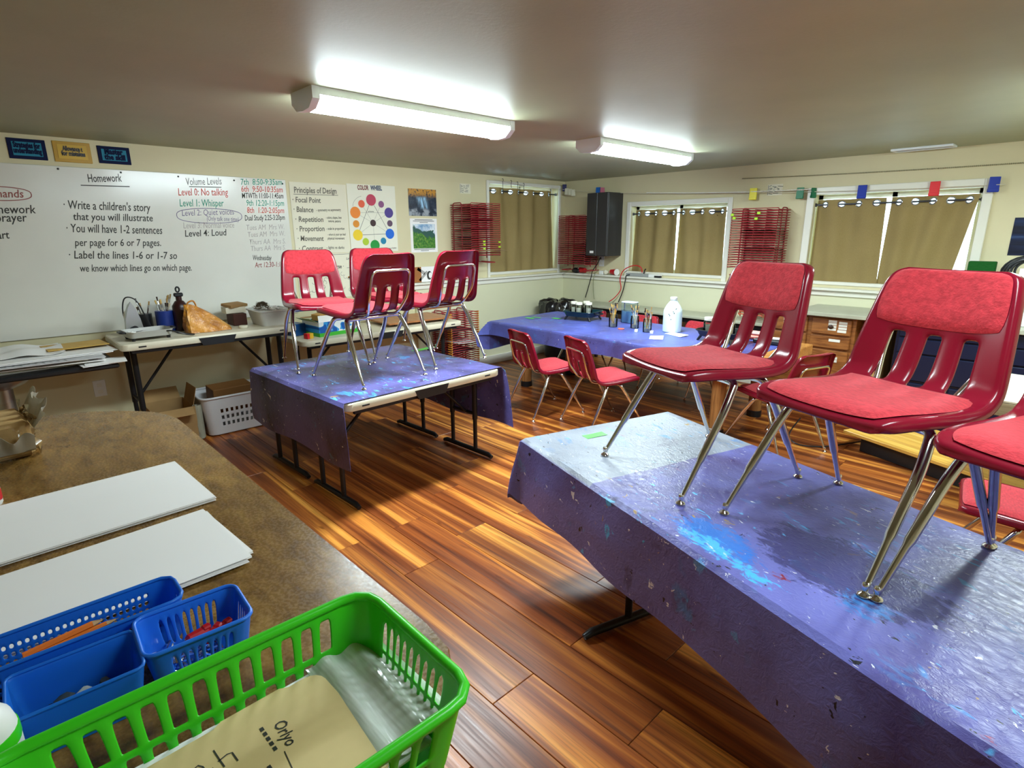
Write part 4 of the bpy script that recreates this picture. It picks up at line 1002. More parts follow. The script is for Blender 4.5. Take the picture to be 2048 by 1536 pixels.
M().lathe([(.034, 0), (.036, .004), (.036, .06), (.03, .075), (.02, .085)], 20).build('body', WHITE, t)
M().lathe([(.0363, .012), (.0366, .014), (.0366, .034), (.0363, .036)], 20).build('label', REDC, t); M().lathe([(.022, .083), (.022, .105), (.018, .11), (0, .11)], 16).build('cap', mat('grey_blue_cap', (.22, .29, .38), .3), t)
CLAYM = mat('tan_clay', (.55, .35, .14), .8, bump=.3, bscale=30, var=.15, vscale=12)
t = thing('clay_block', 'tan block wrapped in crinkled clear plastic at the left edge of the counter', 'clay block', (2.86, -5.74, CT), math.radians(4))
M().box((0, 0, .052), (.20, .26, .10), bev=.01).build('block', CLAYM, t)
def film(u, v):
    a = 2*PI*u; rr = 1+.05*math.sin(7*a+v*9)+.03*math.sin(17*a-v*20); q = max(abs(math.cos(a)), abs(math.sin(a))); return (.108*math.cos(a)/q*rr, .138*math.sin(a)/q*rr, .001+.118*v+.006*math.sin(11*a+v*14)*(v > .1))
FILM = glass('crinkled_film', (.97, .95, .90), .12, 1.5)
M().grid(film, [i/60 for i in range(60)], [0, .15, .3, .45, .6, .75, .9, 1], closed=True).build('film_wrap', FILM, t)
def filmw():
    m = glass('milky_film', (.97, .95, .88), .1, 1.9); nt = m.node_tree; d = nt.nodes.new('ShaderNodeBsdfDiffuse'); d.inputs[0].default_value = (.85, .80, .66, 1); mx = nt.nodes.new('ShaderNodeMixShader'); mx.inputs[0].default_value = .4
    o = [x for x in nt.nodes if x.type == 'OUTPUT_MATERIAL'][0]; src = o.inputs[0].links[0].from_socket; nt.links.new(src, mx.inputs[1]); nt.links.new(d.outputs[0], mx.inputs[2]); nt.links.new(mx.outputs[0], o.inputs[0]); return m
FILMW = filmw()
M().grid(lambda u, v: (-.10+.22*u, .134+.035*v+.010*v*math.sin(u*31), .085+.055*v+.014*v*math.sin(u*23+1)+.006*v*math.sin(u*61)), [i/50 for i in range(51)], [i/6 for i in range(7)]).build('film_ruffle', FILMW, t, solid=.0006)
M().grid(lambda u, v: (.108+.030*v+.006*v*math.sin(u*40), .13-.26*u, .02+.05*v+.012*v*math.sin(u*27)), [i/50 for i in range(51)], [i/5 for i in range(6)]).build('film_ruffle', FILMW, t, solid=.0006)
# stool behind the counter end
t = thing('stool', 'round black stool just visible beyond the left end of the counter', 'stool', (2.24, -5.57, 0))
M().lathe([(.0, .74), (.17, .74), (.18, .75), (.18, .775), (.165, .785), (0, .787)], 28).build('seat', BLACK, t)
for a in range(4):
    q = PI/4+a*PI/2; M().tube([(.10*math.cos(q), .10*math.sin(q), .74), (.19*math.cos(q), .19*math.sin(q), 0)], .012, 8).build('leg', BLACKM, t)
M().tube([(.155*math.cos(q*PI/10), .155*math.sin(q*PI/10), .3) for q in range(20)], .008, 6, closed=True).build('foot_ring', BLACKM, t)

# ================================================================== FAR LEFT TABLE WITH PAPERS
t = thing('pedestal_table', 'dark table on a metal pedestal piled with papers left of the folding table', 'table', (.345, -5.72, 0))
M().box((0, 0, .695), (.66, 1.34, .03), bev=.008).build('tabletop', BLACK, t)
M().lathe([(.0, .60), (.05, .605), (.11, .63), (.15, .665), (.16, .68)], 24, (.12, .10, 0)).build('dome', STEEL, t)
M().lathe([(.045, .02), (.045, .61)], 18, (.12, .10, 0)).build('pedestal', STEEL, t); M().lathe([(.26, 0), (.26, .012), (.06, .03)], 24, (.12, .10, 0)).build('base', STEEL, t)
r = random.Random(2); z = .7105
for i in range(9):
    w, l = r.uniform(.28, .46), r.uniform(.42, .66); o = M().box((0, 0, .002), (w, l, .005)).build('paper_bundle', [PAPER, PAPER2, PAPER, CPAP][i % 4]); o.location = (.40+r.uniform(-.06, .06), -5.40+r.uniform(-.08, .05), z+.001); o.rotation_euler = (0, 0, r.uniform(-.12, .12)); z += .008
    tag(o, ('bottom', 'second', 'third', 'fourth', 'fifth', 'sixth', 'seventh', 'eighth', 'top')[i]+' paper bundle, counted upward, of the pile on the far left table', 'paper', 'paper bundles on the far left table')
m = M(); m.grid(lambda u, v: (u, v, .012+.010*math.sin(u*20+v*7)+.008*math.sin(v*26)), [-.2+.4*i/14 for i in range(15)], [-.26+.52*i/14 for i in range(15)])
o = m.build('crumpled_paper', PAPER, solid=.002); o.location = (.30, -5.55, z+.006); tag(o, 'crumpled white sheet on top of the pile of papers, left edge', 'paper')
t = thing('clipboard', 'grey folded board with ink marks hanging over the front edge of the paper pile', 'board', (.585, -5.42, .757), 0)
M().box((0, 0, 0), (.15, .62, .006), bev=.002).build('board', mat('light_grey_board', (.55, .54, .55), .6), t)
m = M()
for i in range(12): stroke(m, [(.01, -.28+.035*i, .004), (.03+.01*(i % 3), -.27+.035*i, .004)], .006, (0, 0, 1), .0005)
m.build('ink_mark', INK['d'], t)
for i in range(2):
    o = M().box((0, 0, .002), (.18, .22, .004)).build('small_card', PAPER); o.location = (.60, -5.14+.03*i, .7135+.006*i); o.rotation_euler = (0, 0, .1-.2*i); tag(o, ('lower', 'upper')[i]+' white card at the right end of the far left table', 'paper', 'cards at the end of the far left table')
ENV = mat('ochre_envelope', (.62, .38, .08), .6)
t = thing('envelope', 'ochre envelope lying on top of the paper pile', 'envelope', (.30, -5.22, z+.012), .1); M().box((0, 0, .003), (.24, .33, .006), bev=.002).build('body', ENV, t); M().prism([(-.12, .16), (.12, .16), (0, .02)][::-1], .006, .0072).build('flap', ENV, t)

# ================================================================== THINGS ON THE WHITEBOARD TABLES
TZ = .813
t = thing('electric_pan', 'grey rectangular electric pan standing on the left end of the whiteboard table', 'pan', (.44, -4.825, TZ), .06)
def ringwall(m, w, d, h0, h1, w0, d0, r=.03):
    a = rrect(w0, d0, r, 4); b = rrect(w, d, r, 4); n = len(a); vs = [(x, y, h0) for x, y in a]+[(x, y, h1) for x, y in b]
    return m.add(vs, [(i, (i+1) % n, n+(i+1) % n, n+i) for i in range(n)]+[tuple(range(n))[::-1]])
ringwall(M(), .21, .27, .022, .062, .19, .25).build('body', mat('grey_pan_enamel', (.42, .41, .37), .35), t, solid=.004)
for sx in (-1, 1):
    for sy in (-1, 1): M().lathe([(.011, 0), (.014, .024)], 10, (sx*.075, sy*.105, 0)).build('foot', BLACK, t)
for sy in (-1, 1): M().tube(bend([(-.04, sy*.135, .055), (-.04, sy*.165, .058), (.04, sy*.165, .058), (.04, sy*.135, .055)], .02), .007, 8).build('handle', BLACK, t)
tag(M().tube(smooth([(.50, -4.76, TZ+.045), (.56, -4.70, TZ+.05), (.58, -4.62, TZ+.018), (.53, -4.56, TZ+.006), (.42, -4.615, TZ+.006), (.32, -4.62, TZ+.006)], 6), .005, 6).build('cable', BLACK), 'black cord trailing from the electric pan across the table', 'cord')
t = thing('steam_iron', 'white and teal steam iron standing on its heel behind the electric pan', 'iron', (.27, -4.875, TZ), .2)
def iron_out(k): return [(.0, .065*k), (.028*k, .058*k), (.045*k, .03*k), (.05*k, -.02*k), (.045*k, -.06*k), (-.045*k, -.06*k), (-.05*k, -.02*k), (-.045*k, .03*k), (-.028*k, .058*k)]
base = [(math.copysign(abs(a)**1, a), b) for a, b in ((0, .24), (.022, .20), (.046, .12), (.056, .05), (.05, .005), (-.05, .005), (-.056, .05), (-.046, .12), (-.022, .20))]
vs = [(.03, a, b) for a, b in base]+[(.018, a, b) for a, b in base]; n = len(base)
M().add(vs, [tuple(range(n)), tuple(range(n, 2*n))[::-1]]+[(i, n+i, n+(i+1) % n, (i+1) % n) for i in range(n)]).build('soleplate', STEEL, t)
vs = [(.018, a*.96, .005+b*.96) for a, b in base]+[(-.03, a*.7, .01+b*.86) for a, b in base]
M().add(vs, [tuple(range(n)), tuple(range(n, 2*n))[::-1]]+[(i, n+i, n+(i+1) % n, (i+1) % n) for i in range(n)]).build('body', mat('pale_mint_plastic', (.62, .72, .70), .3), t)
M().tube(bend([(-.03, 0, .05), (-.085, 0, .03), (-.085, 0, .15), (-.035, 0, .17)], .03), .014, 10).build('handle', WHITE, t)
M().lathe([(.026, 0), (.026, .012)], 14, (0, 0, 0)).xf(Matrix.Translation((.032, -.005, .05)) @ Matrix.Rotation(PI/2, 4, 'Y')).build('dial', BLACK, t)
tag(M().tube(smooth([(.20, -4.87, TZ+.03), (.16, -4.90, TZ+.14), (.18, -4.88, TZ+.255), (.22, -4.82, TZ+.24), (.20, -4.77, TZ+.10), (.19, -4.74, TZ+.012)], 6), .0045, 6).build('cable', BLACK), 'black cord looping up behind the steam iron', 'cord')
t = thing('scissors', 'scissors with white loops lying on the near edge of the electric pan', 'scissors', (.53, -4.93, TZ+.064), .3)
for sx in (-1, 1):
    M().tube([(sx*.018+.014*math.cos(a*PI/8), .014*math.sin(a*PI/8), 0) for a in range(16)], .0035, 6, closed=True).build('finger_loop', WHITE, t)
    M().tube([(sx*.012, .012, 0), (-sx*.004, .09, .001)], [.004, .0015], 6).build('blade', STEEL, t)
def brush_pot(label, x, y, z, rad, h, m_, nb, seed, blen=.15, cols=None, group=None, name='brush_jar', cat='jar', glassy=False):
    t = thing(name, label, cat, (x, y, z), 0, group); r = random.Random(seed)
    if glassy:
        M().lathe([(rad*.95, .001), (rad, .006), (rad, h*.72), (rad*.92, h*.82), (rad*.92, h)], 20).build('glass', m_, t, solid=.002); M().lathe([(0, .002), (rad*.92, .004), (rad*.92, h*.3), (0, h*.3)], 16).build('water', WATER, t)
    else: M().lathe([(rad*.94, 0), (rad, .004), (rad, h)], 20).build('pot', m_, t, solid=.003); 
    for i in range(nb):
        a = r.uniform(0, 6.28); l = r.uniform(.8, 1.15)*blen; p0 = Vector((rad*.3*math.cos(a+2), rad*.3*math.sin(a+2), .012)); tip = Vector((rad*1.15*math.cos(a)*r.uniform(.4, 1.1), rad*1.15*math.sin(a)*r.uniform(.4, 1.1), l))
        mm = (cols or [PINE])[i % len(cols or [1])]; hn = {'dark_brush_handle': 'dark', 'cream_brush_handle': 'cream', 'amber_brush_handle': 'amber', 'white_plastic': 'white', 'brushed_steel': 'silver'}.get(mm.name, 'wooden'); n = (tip-p0).normalized()
        b = thing('paint_brush', hn+' handled brush in the '+label, 'brush', (x, y, z), 0, hn+' brushes in the '+label)
        M().tube([p0, p0+n*((tip-p0).length*.78)], [.002, .0032], 6).build('brush_handle', mm, b); M().tube([p0+n*((tip-p0).length*.76), p0+n*((tip-p0).length*.88)], .0042, 6).build('ferrule', STEEL, b)
        M().tube([p0+n*((tip-p0).length*.87), tip], [.0042, .0055, .002][:2], 6).build('bristles', BRIS[i % 3], b)
    return t
BRIS = [mat('tan_bristle', (.45, .27, .09), .9), mat('dark_bristle', (.05, .03, .02), .9), mat('yellow_bristle', (.7, .45, .12), .9)]
DARKB = mat('dark_brush_handle', (.05, .02, .01), .4); CREAMB = mat('cream_brush_handle', (.78, .70, .50), .4); WOODB = mat('amber_brush_handle', (.62, .33, .05), .4)
brush_pot('black pot behind the iron', .12, -4.765, TZ, .045, .13, BLACK, 7, 3, .22, [DARKB, CREAMB])
brush_pot('blue pot beside the orange bag', .20, -4.655, TZ, .058, .15, mat('navy_blue_pot', (.01, .03, .20), .4), 12, 8, .235, [CREAMB, DARKB, STEEL])
t = thing('bottle', 'dark maroon bottle with black clip on top, left of the orange bag', 'bottle', (.24, -4.555, TZ))
M().lathe([(.05, 0), (.052, .004), (.052, .18), (.03, .215), (.02, .22), (.02, .25)], 20).build('body', mat('dark_maroon', (.028, .006, .006), .35), t); M().box((0, .0, .262), (.03, .06, .028), bev=.006).build('cap', BLACK, t)
M().tube([(0, .012*math.cos(a*PI/6), .30+.018*math.sin(a*PI/6)) for a in range(12)], .006, 6, closed=True).build('clip_ring', BLACKM, t)
# orange plastic bag
k = NT('orange_bag_plastic', .3, spec=.6); k.color(k.ramp(k.noise(k.mapping((9, 9, 9)), 1, 3), [(.35, (.36, .12, .015)), (.6, (.70, .30, .04)), (.8, (.85, .52, .18))])); k.bump(k.noise(k.mapping((1, 1, 1)), 14, 4, .6, 1.5), .7, .02)
t = thing('plastic_bag', 'slumped orange plastic bag in the middle of the whiteboard table', 'bag', (.38, -4.425, TZ), .0)
def bag(u, v):
    a = 2*PI*u; c, q = math.cos(a), math.sin(a); k = max(abs(c), abs(q))**.75; by, bx = .15*c/k, .10*q/k
    f = 1+.05*math.sin(5*a+v*6)+.035*math.sin(11*a-v*9); ry = -.085+.055*c; rx = .012*q; t_ = v**1.15
    zt_ = .20 if ry < -.09 else .20-.55*(ry+.09)
    return ((bx*(1-t_)+rx*t_)*f, (by*(1-t_)+ry*t_)*(f if v < .8 else 1), max(.001, zt_*v+.012*math.sin(3*a+1)*math.sin(PI*v)))
M().grid(bag, [i/48 for i in range(48)], [0, .03, .1, .2, .32, .45, .58, .7, .82, .92, 1], closed=True).build('body', k.m, t)
M().tube(smooth([(0, -.125, .18), (.01, -.11, .215), (.01, -.075, .222), (0, -.055, .175)], 5), .006, 6).build('bag_handle', k.m, t)
o = M().box((0, 0, .045), (.16, .10, .09), bev=.003).build('box', mat('dark_brown_card', (.07, .02, .012), .7)); o.location = (.24, -4.17, TZ); tag(o, 'dark brown box behind the orange bag and the white tub', 'box')
o = M().box((0, 0, .012), (.11, .16, .022), bev=.003).build('box', KRAFT); o.location = (.22, -4.17, TZ+.1405); o.rotation_euler = (0, .12, .4); tag(o, 'flat cardboard box lying on the white box on the dark box', 'box')
o = M().box((0, 0, .024), (.11, .15, .046), bev=.003).build('box', PAPER2); o.location = (.22, -4.18, TZ+.0915); tag(o, 'small white box stacked on the dark brown box', 'box')
o = M().lathe([(.03, 0), (.032, .003), (.032, .014), (.03, .018), (0, .018)], 16).build('lid', PAPER2); o.location = (.46, -4.20, TZ); tag(o, 'pale round lid lying in front of the dark brown box', 'lid')
t = thing('storage_tub', 'white plastic tub heaped with scraps at the right end of the whiteboard table', 'tub', (.38, -3.985+.02, TZ), 0)
TUBW = mat('milky_plastic', (.74, .75, .72), .35, bump=.15, bscale=90)
t.location.y = -3.965
ringwall(M(), .30, .245, 0, .112, .25, .20).build('body', TUBW, t, solid=.003)
M().tube([(x, y, .114) for x, y in rrect(.312, .257, .035, 4)], .007, 8, closed=True).build('rim', TUBW, t)
r = random.Random(9); m = M()
for i in range(60):
    x, y = r.uniform(-.11, .11), r.uniform(-.085, .09); m.box((x, y, .10+r.uniform(0, .025)), (r.uniform(.02, .05), r.uniform(.015, .04), .003), r.uniform(0, 3))
o = m.build('paper_scraps', PAPER); o.location = (.38, -3.965, TZ); tag(o, 'loose paper scraps filling the white tub', 'paper scraps', kind='stuff')
m = M()
for i in range(220):
    a = r.uniform(0, 6.28); q = r.uniform(0, 1); x, y, z_ = .06*q*math.cos(a)+.02, -.06+.05*q*math.sin(a), .125+.045*(1-q*q)
    m.tube([(x, y, z_), (x+r.uniform(-.02, .02), y+r.uniform(-.02, .02), z_+r.uniform(-.006, .012)), (x+r.uniform(-.03, .03), y+r.uniform(-.03, .03), z_+r.uniform(-.01, .008))], .0014, 3)
o = m.build('dried_moss', mat('grey_brown_moss', (.16, .12, .07), .9)); o.location = (.38, -3.965, TZ); tag(o, 'clump of grey brown dried moss on top of the white tub', 'moss', kind='stuff')
# lower table
T2 = .673
k = NT('cloud_print_box', .4); kk = k.noise(k.mapping((1, 11, 13), (3, 1, 2)), 1, 1, .4, .2); zz = k.sep()[2]
col = k.ramp(kk, [(.46, (.008, .10, .42)), (.5, (.03, .32, .70)), (.54, (.80, .84, .84))]); 
for nd in k.nt.nodes:
    if nd.type == 'VALTORGB': nd.color_ramp.interpolation = 'CONSTANT'
k.color(k.mix(k.rng(zz, .030, .031, 1, 0), col, (.05, .42, .03)))
t = thing('carton', 'open blue and white carton with green base on the lower table', 'box', (.36, -3.44, T2), math.radians(6))
ringwall(M(), .26, .40, 0, .12, .258, .398, .004).build('body', k.m, t, solid=.003)
M().box((-.15, 0, .135), (.05, .38, .003), bev=0).xf(Matrix.Rotation(0, 4, 'X')).build('flap', KRAFT, t); M().add([(.13, -.2, .12), (.13, .1, .12), (.10, .06, .165), (.09, -.18, .17)], [(0, 1, 2, 3)]).build('flap', PAPER, t, solid=.002)
M().add([(-.12, -.2, .12), (.12, -.2, .12), (.10, -.26, .155), (-.10, -.27, .15)], [(0, 1, 2, 3)]).build('flap', mat('green_card', (.35, .45, .2), .6), t, solid=.002)
o = M().box((0, 0, .03), (.12, .20, .055), bev=.004).build('box', mat('ochre_carton', (.55, .28, .05), .6)); o.location = (.30, -3.46, T2+.115); o.rotation_euler = (.1, 0, .2); tag(o, 'ochre box sticking out of the blue carton', 'box')
o = M().box((0, 0, .05), (.16, .12, .10), bev=.006).build('box', mat('navy_blue_card', (.01, .07, .25), .4, var=.4, vscale=9)); o.location = (.24, -3.72, T2); o.rotation_euler = (0, 0, .3); tag(o, 'small navy box behind the leg of the left upturned chair', 'box')
t = thing('crayon_box', 'little yellow and red box at the left end of the lower table', 'box', (.50, -3.715, T2), .2); M().box((0, .012, .022), (.05, .035, .044), bev=.002).build('carton', YEL, t); M().box((0, -.018, .022), (.05, .024, .044), bev=.002).build('end_panel', REDC, t)
t = thing('drawing_board', 'brown wooden drawing board lying at the window end of the lower table', 'board', (.30, -2.60, T2), math.radians(-3))
M().box((0, 0, .030), (.46, .70, .016), bev=.004).build('panel', BRN, t)
for y_ in (-.25, .25): M().box((.02, y_, .0115), (.34, .03, .021), bev=.002).build('batten', BLACK, t)
# floor things under the tables
t = thing('cardboard_box', 'open brown cardboard box on the floor under the whiteboard table', 'box', (.25, -4.735, .0085), 0)
ringwall(M(), .34, .27, 0, .26, .34, .27, .004).build('body', KRAFT, t, solid=.004)
M().add([(.13, .135, .26), (-.12, .135, .26), (-.10, .165, .39), (.12, .17, .385)], [(0, 1, 2, 3)]).build('flap', KRAFT, t, solid=.003)
M().add([(.17, -.13, .26), (.17, .12, .26), (.25, .11, .22), (.25, -.12, .22)], [(0, 1, 2, 3)]).build('flap', KRAFT, t, solid=.003)
M().add([(-.17, -.13, .26), (-.17, .12, .26), (-.20, .11, .35), (-.20, -.12, .35)], [(0, 1, 2, 3)]).build('flap', KRAFT, t, solid=.003)
LAUN = mat('pale_grey_plastic', (.66, .66, .68), .4)
t = basket('laundry_basket', 'white plastic laundry basket with square holes on the floor beside the cardboard box', 'basket', (.27, -4.285, .0085), PI/2, .55, .38, .30, .035, .06, LAUN,
       lambda s, k, j: k % 2 == 1 and j in (2, 4, 6), [0, .1, .22, .32, .40, .50, .58, .68, .9, 1], cells(.05, .038, .018), .003, .009, 0)
o = M().box((0, 0, .10), (.16, .30, .20), bev=.003).build('box', mat('brown_carton', (.20, .085, .02), .7)); o.location = (.24, -4.30, .15); o.rotation_euler = (0, .1, .05); tag(o, 'brown carton sticking out of the laundry basket', 'box')
o = M().box((0, 0, .13), (.10, .12, .25), bev=.01).build('carton', PAPER); o.location = (.24, -4.11, .08); tag(o, 'white carton in the right end of the laundry basket', 'box')
t = thing('price_tag', 'white card label hanging on the front of the laundry basket', 'label', (.452, -4.13, .225), 0); M().box((0, 0, 0), (.003, .13, .09), bev=.001).build('card', PAPER, t)
m = M()
for i in range(4): stroke(m, [(.0018, -.045, .025-.016*i), (.0018, .02+.01*(i % 2), .027-.016*i)], .006, XN, .0005)
m.build('printed_line', mat('dark_grey_ink', (.2, .2, .22), .6), t); m = M(); stroke(m, [(.0018, -.05, .034), (.0018, -.01, .035)], .01, XN, .0005); m.build('red_mark', REDC, t)
o = M().grid(lambda u, v: (.028*math.cos(6.28*u)*(1-.2*v)*(1+.15*math.sin(u*40+v*9)), .028*math.sin(6.28*u)*(1+.15*math.sin(u*31)), .26*v), [i/24 for i in range(24)], [0, .2, .4, .6, .8, .95, 1], closed=True).build('plastic_sack', mat('grey_film', (.34, .33, .25), .3, bump=.5, bscale=20)); o.location = (.40, -4.585, .0085); tag(o, 'crumpled clear plastic sack standing between the cardboard box and laundry basket', 'sack')

# ================================================================== ON THE FAR TABLE
FT = H+.003
SKIL = mat('dark_teal_enamel', (.006, .03, .04), .22, spec=.6)
def skillet(label, x, y, z, rz, w, d, m_):
    t = thing('electric_skillet', label, 'skillet', (x, y, z), rz)
    m = M(); ringwall(m, w, d, .042, .088, w*.88, d*.88, .05); m.build('pan', m_, t, solid=.005)
    m = M()
    m.tube([(a, b, .089) for a, b in rrect(w+.012, d+.012, .055, 5)], .005, 6, closed=True); m.build('rim', m_, t)
    for sx in (-1, 1):
        M().tube(bend([(sx*(w/2-.01), -.05, .075), (sx*(w/2+.045), -.05, .07), (sx*(w/2+.045), .05, .07), (sx*(w/2-.01), .05, .075)], .03), .008, 8).build('handle', BLACK, t)
        for sy in (-1, 1): M().tube([(sx*w*.36, sy*d*.36, .05), (sx*w*.45, sy*d*.40, 0)], [.012, .009], 8).build('foot', BLACK, t)
    return t
skillet('dark teal electric skillet with wax jars at the window end of the far table', 1.30, -1.17, FT, .15, .33, .28, SKIL)
def glass_jar(label, x, y, z, r_, h, group, wax=(.75, .70, .55), tilt=0):
    t = thing('glass_jar', label, 'jar', (x, y, z), 0, group)
    M().lathe([(r_*.95, .001), (r_, .006), (r_, h*.78), (r_*.88, h*.88), (r_*.88, h)], 18).build('glass', JARG, t, solid=.002)
    M().lathe([(0, .004), (r_*.92, .004), (r_*.92, h*.60), (0, h*.60)], 16).build('contents', mat('jar_contents', wax, .6), t)
    M().lathe([(r_*.93, h*.88), (r_*.94, h*.89), (r_*.94, h+.006), (r_*.88, h+.010), (0, h+.010)], 18).build('lid', mat('pale_lid', (.80, .77, .62), .4), t)
for i, (dx, dy, nm) in enumerate(((-.08, -.05, 'left front'), (.005, -.075, 'middle front'), (.085, -.02, 'right'), (.0, .05, 'rear'))):
    glass_jar('white lidded glass jar in the dark teal skillet, '+nm+' one', 1.30+dx, -1.17+dy, FT+.048, .037, .125, 'lidded jars in the teal skillet', (.82, .82, .74))
brush_pot('glass jar of amber brushes beside the teal skillet', 1.80, -1.335, FT, .040, .12, JARG, 14, 21, .205, [WOODB, WOODB, CREAMB], 'jars of brushes on the far table', glassy=True)
brush_pot('glass jar of white brushes in the middle of three', 1.99, -1.26, FT, .038, .115, JARG, 13, 22, .19, [WHITE, CREAMB], 'jars of brushes on the far table', glassy=True)
brush_pot('glass jar of brown and cream brushes beside the white jug', 2.19, -1.36, FT, .038, .12, JARG, 14, 23, .20, [CREAMB, WOODB, DARKB], 'jars of brushes on the far table', glassy=True)
t = thing('water_container', 'clear blue tinted plastic container behind the jars of brushes', 'container', (1.76, -1.02, FT)); CB = glass('blue_tint_plastic', (.85, .93, .98), .1, 1.4)
M().prism(rrect(.15, .10, .025, 5), 0, .20, .006).build('body', CB, t); M().prism(rrect(.135, .085, .02, 5), .004, .115).build('water', mat('blue_rinse_water', (.30, .55, .78), .15), t); M().prism(rrect(.155, .105, .028, 5), .197, .207, .003).build('lid_rim', mat('frosted_white', (.72, .78, .80), .3), t)
JUGM = mat('milky_jug_plastic', (.70, .84, .82), .35, spec=.5)
t = thing('jug', 'big milky white gallon jug with paint specks on the far table', 'jug', (2.335, -1.19, FT))
M().lathe([(.070, 0), (.080, .006), (.082, .05), (.082, .175), (.079, .195), (.060, .235), (.034, .268), (.024, .278), (.024, .285)], 28).build('body', JUGM, t)
M().lathe([(.030, .284), (.031, .286), (.031, .304), (.028, .308), (0, .308)], 20).build('cap', WHITE, t)
M().tube(bend([(.0, .022, .272), (.0, .062, .262), (.0, .084, .195), (.0, .078, .150)], .03), .011, 8).build('handle', JUGM, t)
m = M()
for a, z_ in ((-1.0, .19), (-.75, .21), (-1.35, .155), (-1.45, .165), (-.9, .175), (-.7, .215), (-1.2, .12)):
    m.ball((.0825*math.cos(a), .0825*math.sin(a), z_), (.004, .004, .005), 6, 4)
m.build('paint_speck', BLACK, t)
skillet('black electric skillet with a dusty jar behind the leftmost upturned chair', 2.86, -1.30, FT, -.1, .34, .28, BLACK)
glass_jar('dusty grey jar standing in the black skillet on the far table', 2.76, -1.33, FT+.048, .048, .13, None, (.42, .43, .36))
glass_jar('dusty jar with pink wax in the black skillet, right of the grey one', 2.90, -1.26, FT+.048, .040, .11, None, (.75, .45, .38))
for i, (x, y, a, w, l, lab) in enumerate(((2.42, -1.57, .5, .11, .13, 'white card lying near the front edge of the far table'), (2.46, -1.32, -.35, .20, .09, 'white folded paper lying in front of the jug'))):
    o = M().add([(-w/2, -l/2, .001), (w/2, -l/2, .001), (w/2, l/2, .012), (-w/2, l/2, .004)], [(0, 1, 2, 3)]).build('paper', PAPER, solid=.002); o.location = (x, y, FT+.002); o.rotation_euler = (0, 0, a); tag(o, lab, 'paper')
for i, (x, y, lab) in enumerate(((2.13, -1.44, 'white cube left of the third jar of brushes'), (2.27, -1.41, 'white cube right of the third jar of brushes'))):
    o = M().box((0, 0, .014), (.028, .028, .026), bev=.003).build('foam_block', WHITE); o.location = (x, y, FT); o.rotation_euler = (0, 0, .4); tag(o, lab, 'block')
o = M().lathe([(.028, 0), (.03, .003), (.03, .008), (.0, .010)], 14).build('lid', PNK); o.location = (1.94, -1.40, FT); tag(o, 'coral round lid lying by the second jar of brushes', 'lid')
GT = mat('green_tape', (.10, .62, .07), .45)
def tape(label, x, y, z, rz, w, l):
    o = M().grid(lambda u, v: (u, v, .0012+.0008*math.sin(u*60+v*40)), [-w/2+w*i/6 for i in range(7)], [-l/2+l*i/6 for i in range(7)]).build('tape_piece', GT, solid=.0006); o.location = (x, y, z); o.rotation_euler = (0, 0, rz); tag(o, label, 'tape')
tape('green tape patch on the front table cloth by the first chair leg', 3.525, -3.80, H+.0045, math.radians(-16), .045, .105)
tape('green tape patch at the left end of the far blue cloth', .86, -1.50, FT+.0022, 0, .11, .045); tape('second green tape line on the far blue cloth just right of it', .88, -1.42, FT+.0022, 0, .12, .025)
tape('green tape patch on the far cloth left of the teal skillet', 1.07, -1.32, FT+.0022, .1, .10, .05)
tape('green tape strip at the back edge of the small table cloth', 1.42, -3.22, H+.0045, .15, .06, .22); tape('green tape scrap on the far cloth behind the third jar', 2.0, -1.08, FT+.0022, .2, .05, .04)
o = M().box((0, 0, .02), (.26, .17, .035), bev=.008).build('tray', BLACK); o.location = (3.20, -1.12, FT); tag(o, 'black tray at the drawer end of the far table', 'tray')
o = M().box((0, 0, .003), (.12, .08, .005)).build('card', PAPER); o.location = (3.24, -1.12, FT+.0405); o.rotation_euler = (0, 0, .2); tag(o, 'white card lying on the black tray', 'card')
t = thing('towel', 'folded pink towel on the far table seen through the first chair back', 'towel', (3.02, -1.02, FT)); M().box((0, 0, .022), (.13, .12, .04), bev=.016).build('fold', PNK, t); M().box((.005, 0, .052), (.12, .11, .018), bev=.008).build('fold', mat('pale_pink_cloth', (.75, .42, .40), .9), t)

# ================================================================== WINDOW WALL FURNITURE
t = thing('side_table', 'low grey green topped table along the window wall behind the far table', 'table', (1.77, -.26, 0))
M().box((0, 0, .672), (2.32, .36, .028), bev=.005).build('tabletop', GRAYTOP, t); M().box((0, 0, .635), (2.26, .28, .05), bev=.003).build('apron', BLACKM, t)
for sx in (-1, 1):
    for sy in (-1, 1): M().box((sx*1.08, sy*.12, .31), (.035, .035, .61), bev=.004).build('leg', BLACKM, t)
t = thing('rubbish_bag', 'shiny black rubbish bag over a bin in the corner', 'rubbish bag', (.33, -.46, .0085))
M().lathe([(.15, 0), (.16, .01), (.19, .60), (0, .60)], 24).build('bin', BLACK, t)
BAGM = mat('black_bag_film', (.008, .008, .01), .16, spec=.8, bump=.9, bscale=9)
def bagf(u, v):
    a = 2*PI*u; w = 1+.05*math.sin(9*a+v*5)+.04*math.sin(17*a-v*9); rr = [.215, .228, .236, .23, .215, .18, .12, .05][round(v*7)]; zz = [.36, .45, .56, .645, .685, .70, .70, .695][round(v*7)]
    return (rr*w*math.cos(a), rr*w*math.sin(a), zz+.012*math.sin(6*a+v*4)+.006*math.sin(13*a))
M().grid(bagf, [i/54 for i in range(54)], [i/7 for i in range(8)], closed=True).build('bag', BAGM, t)
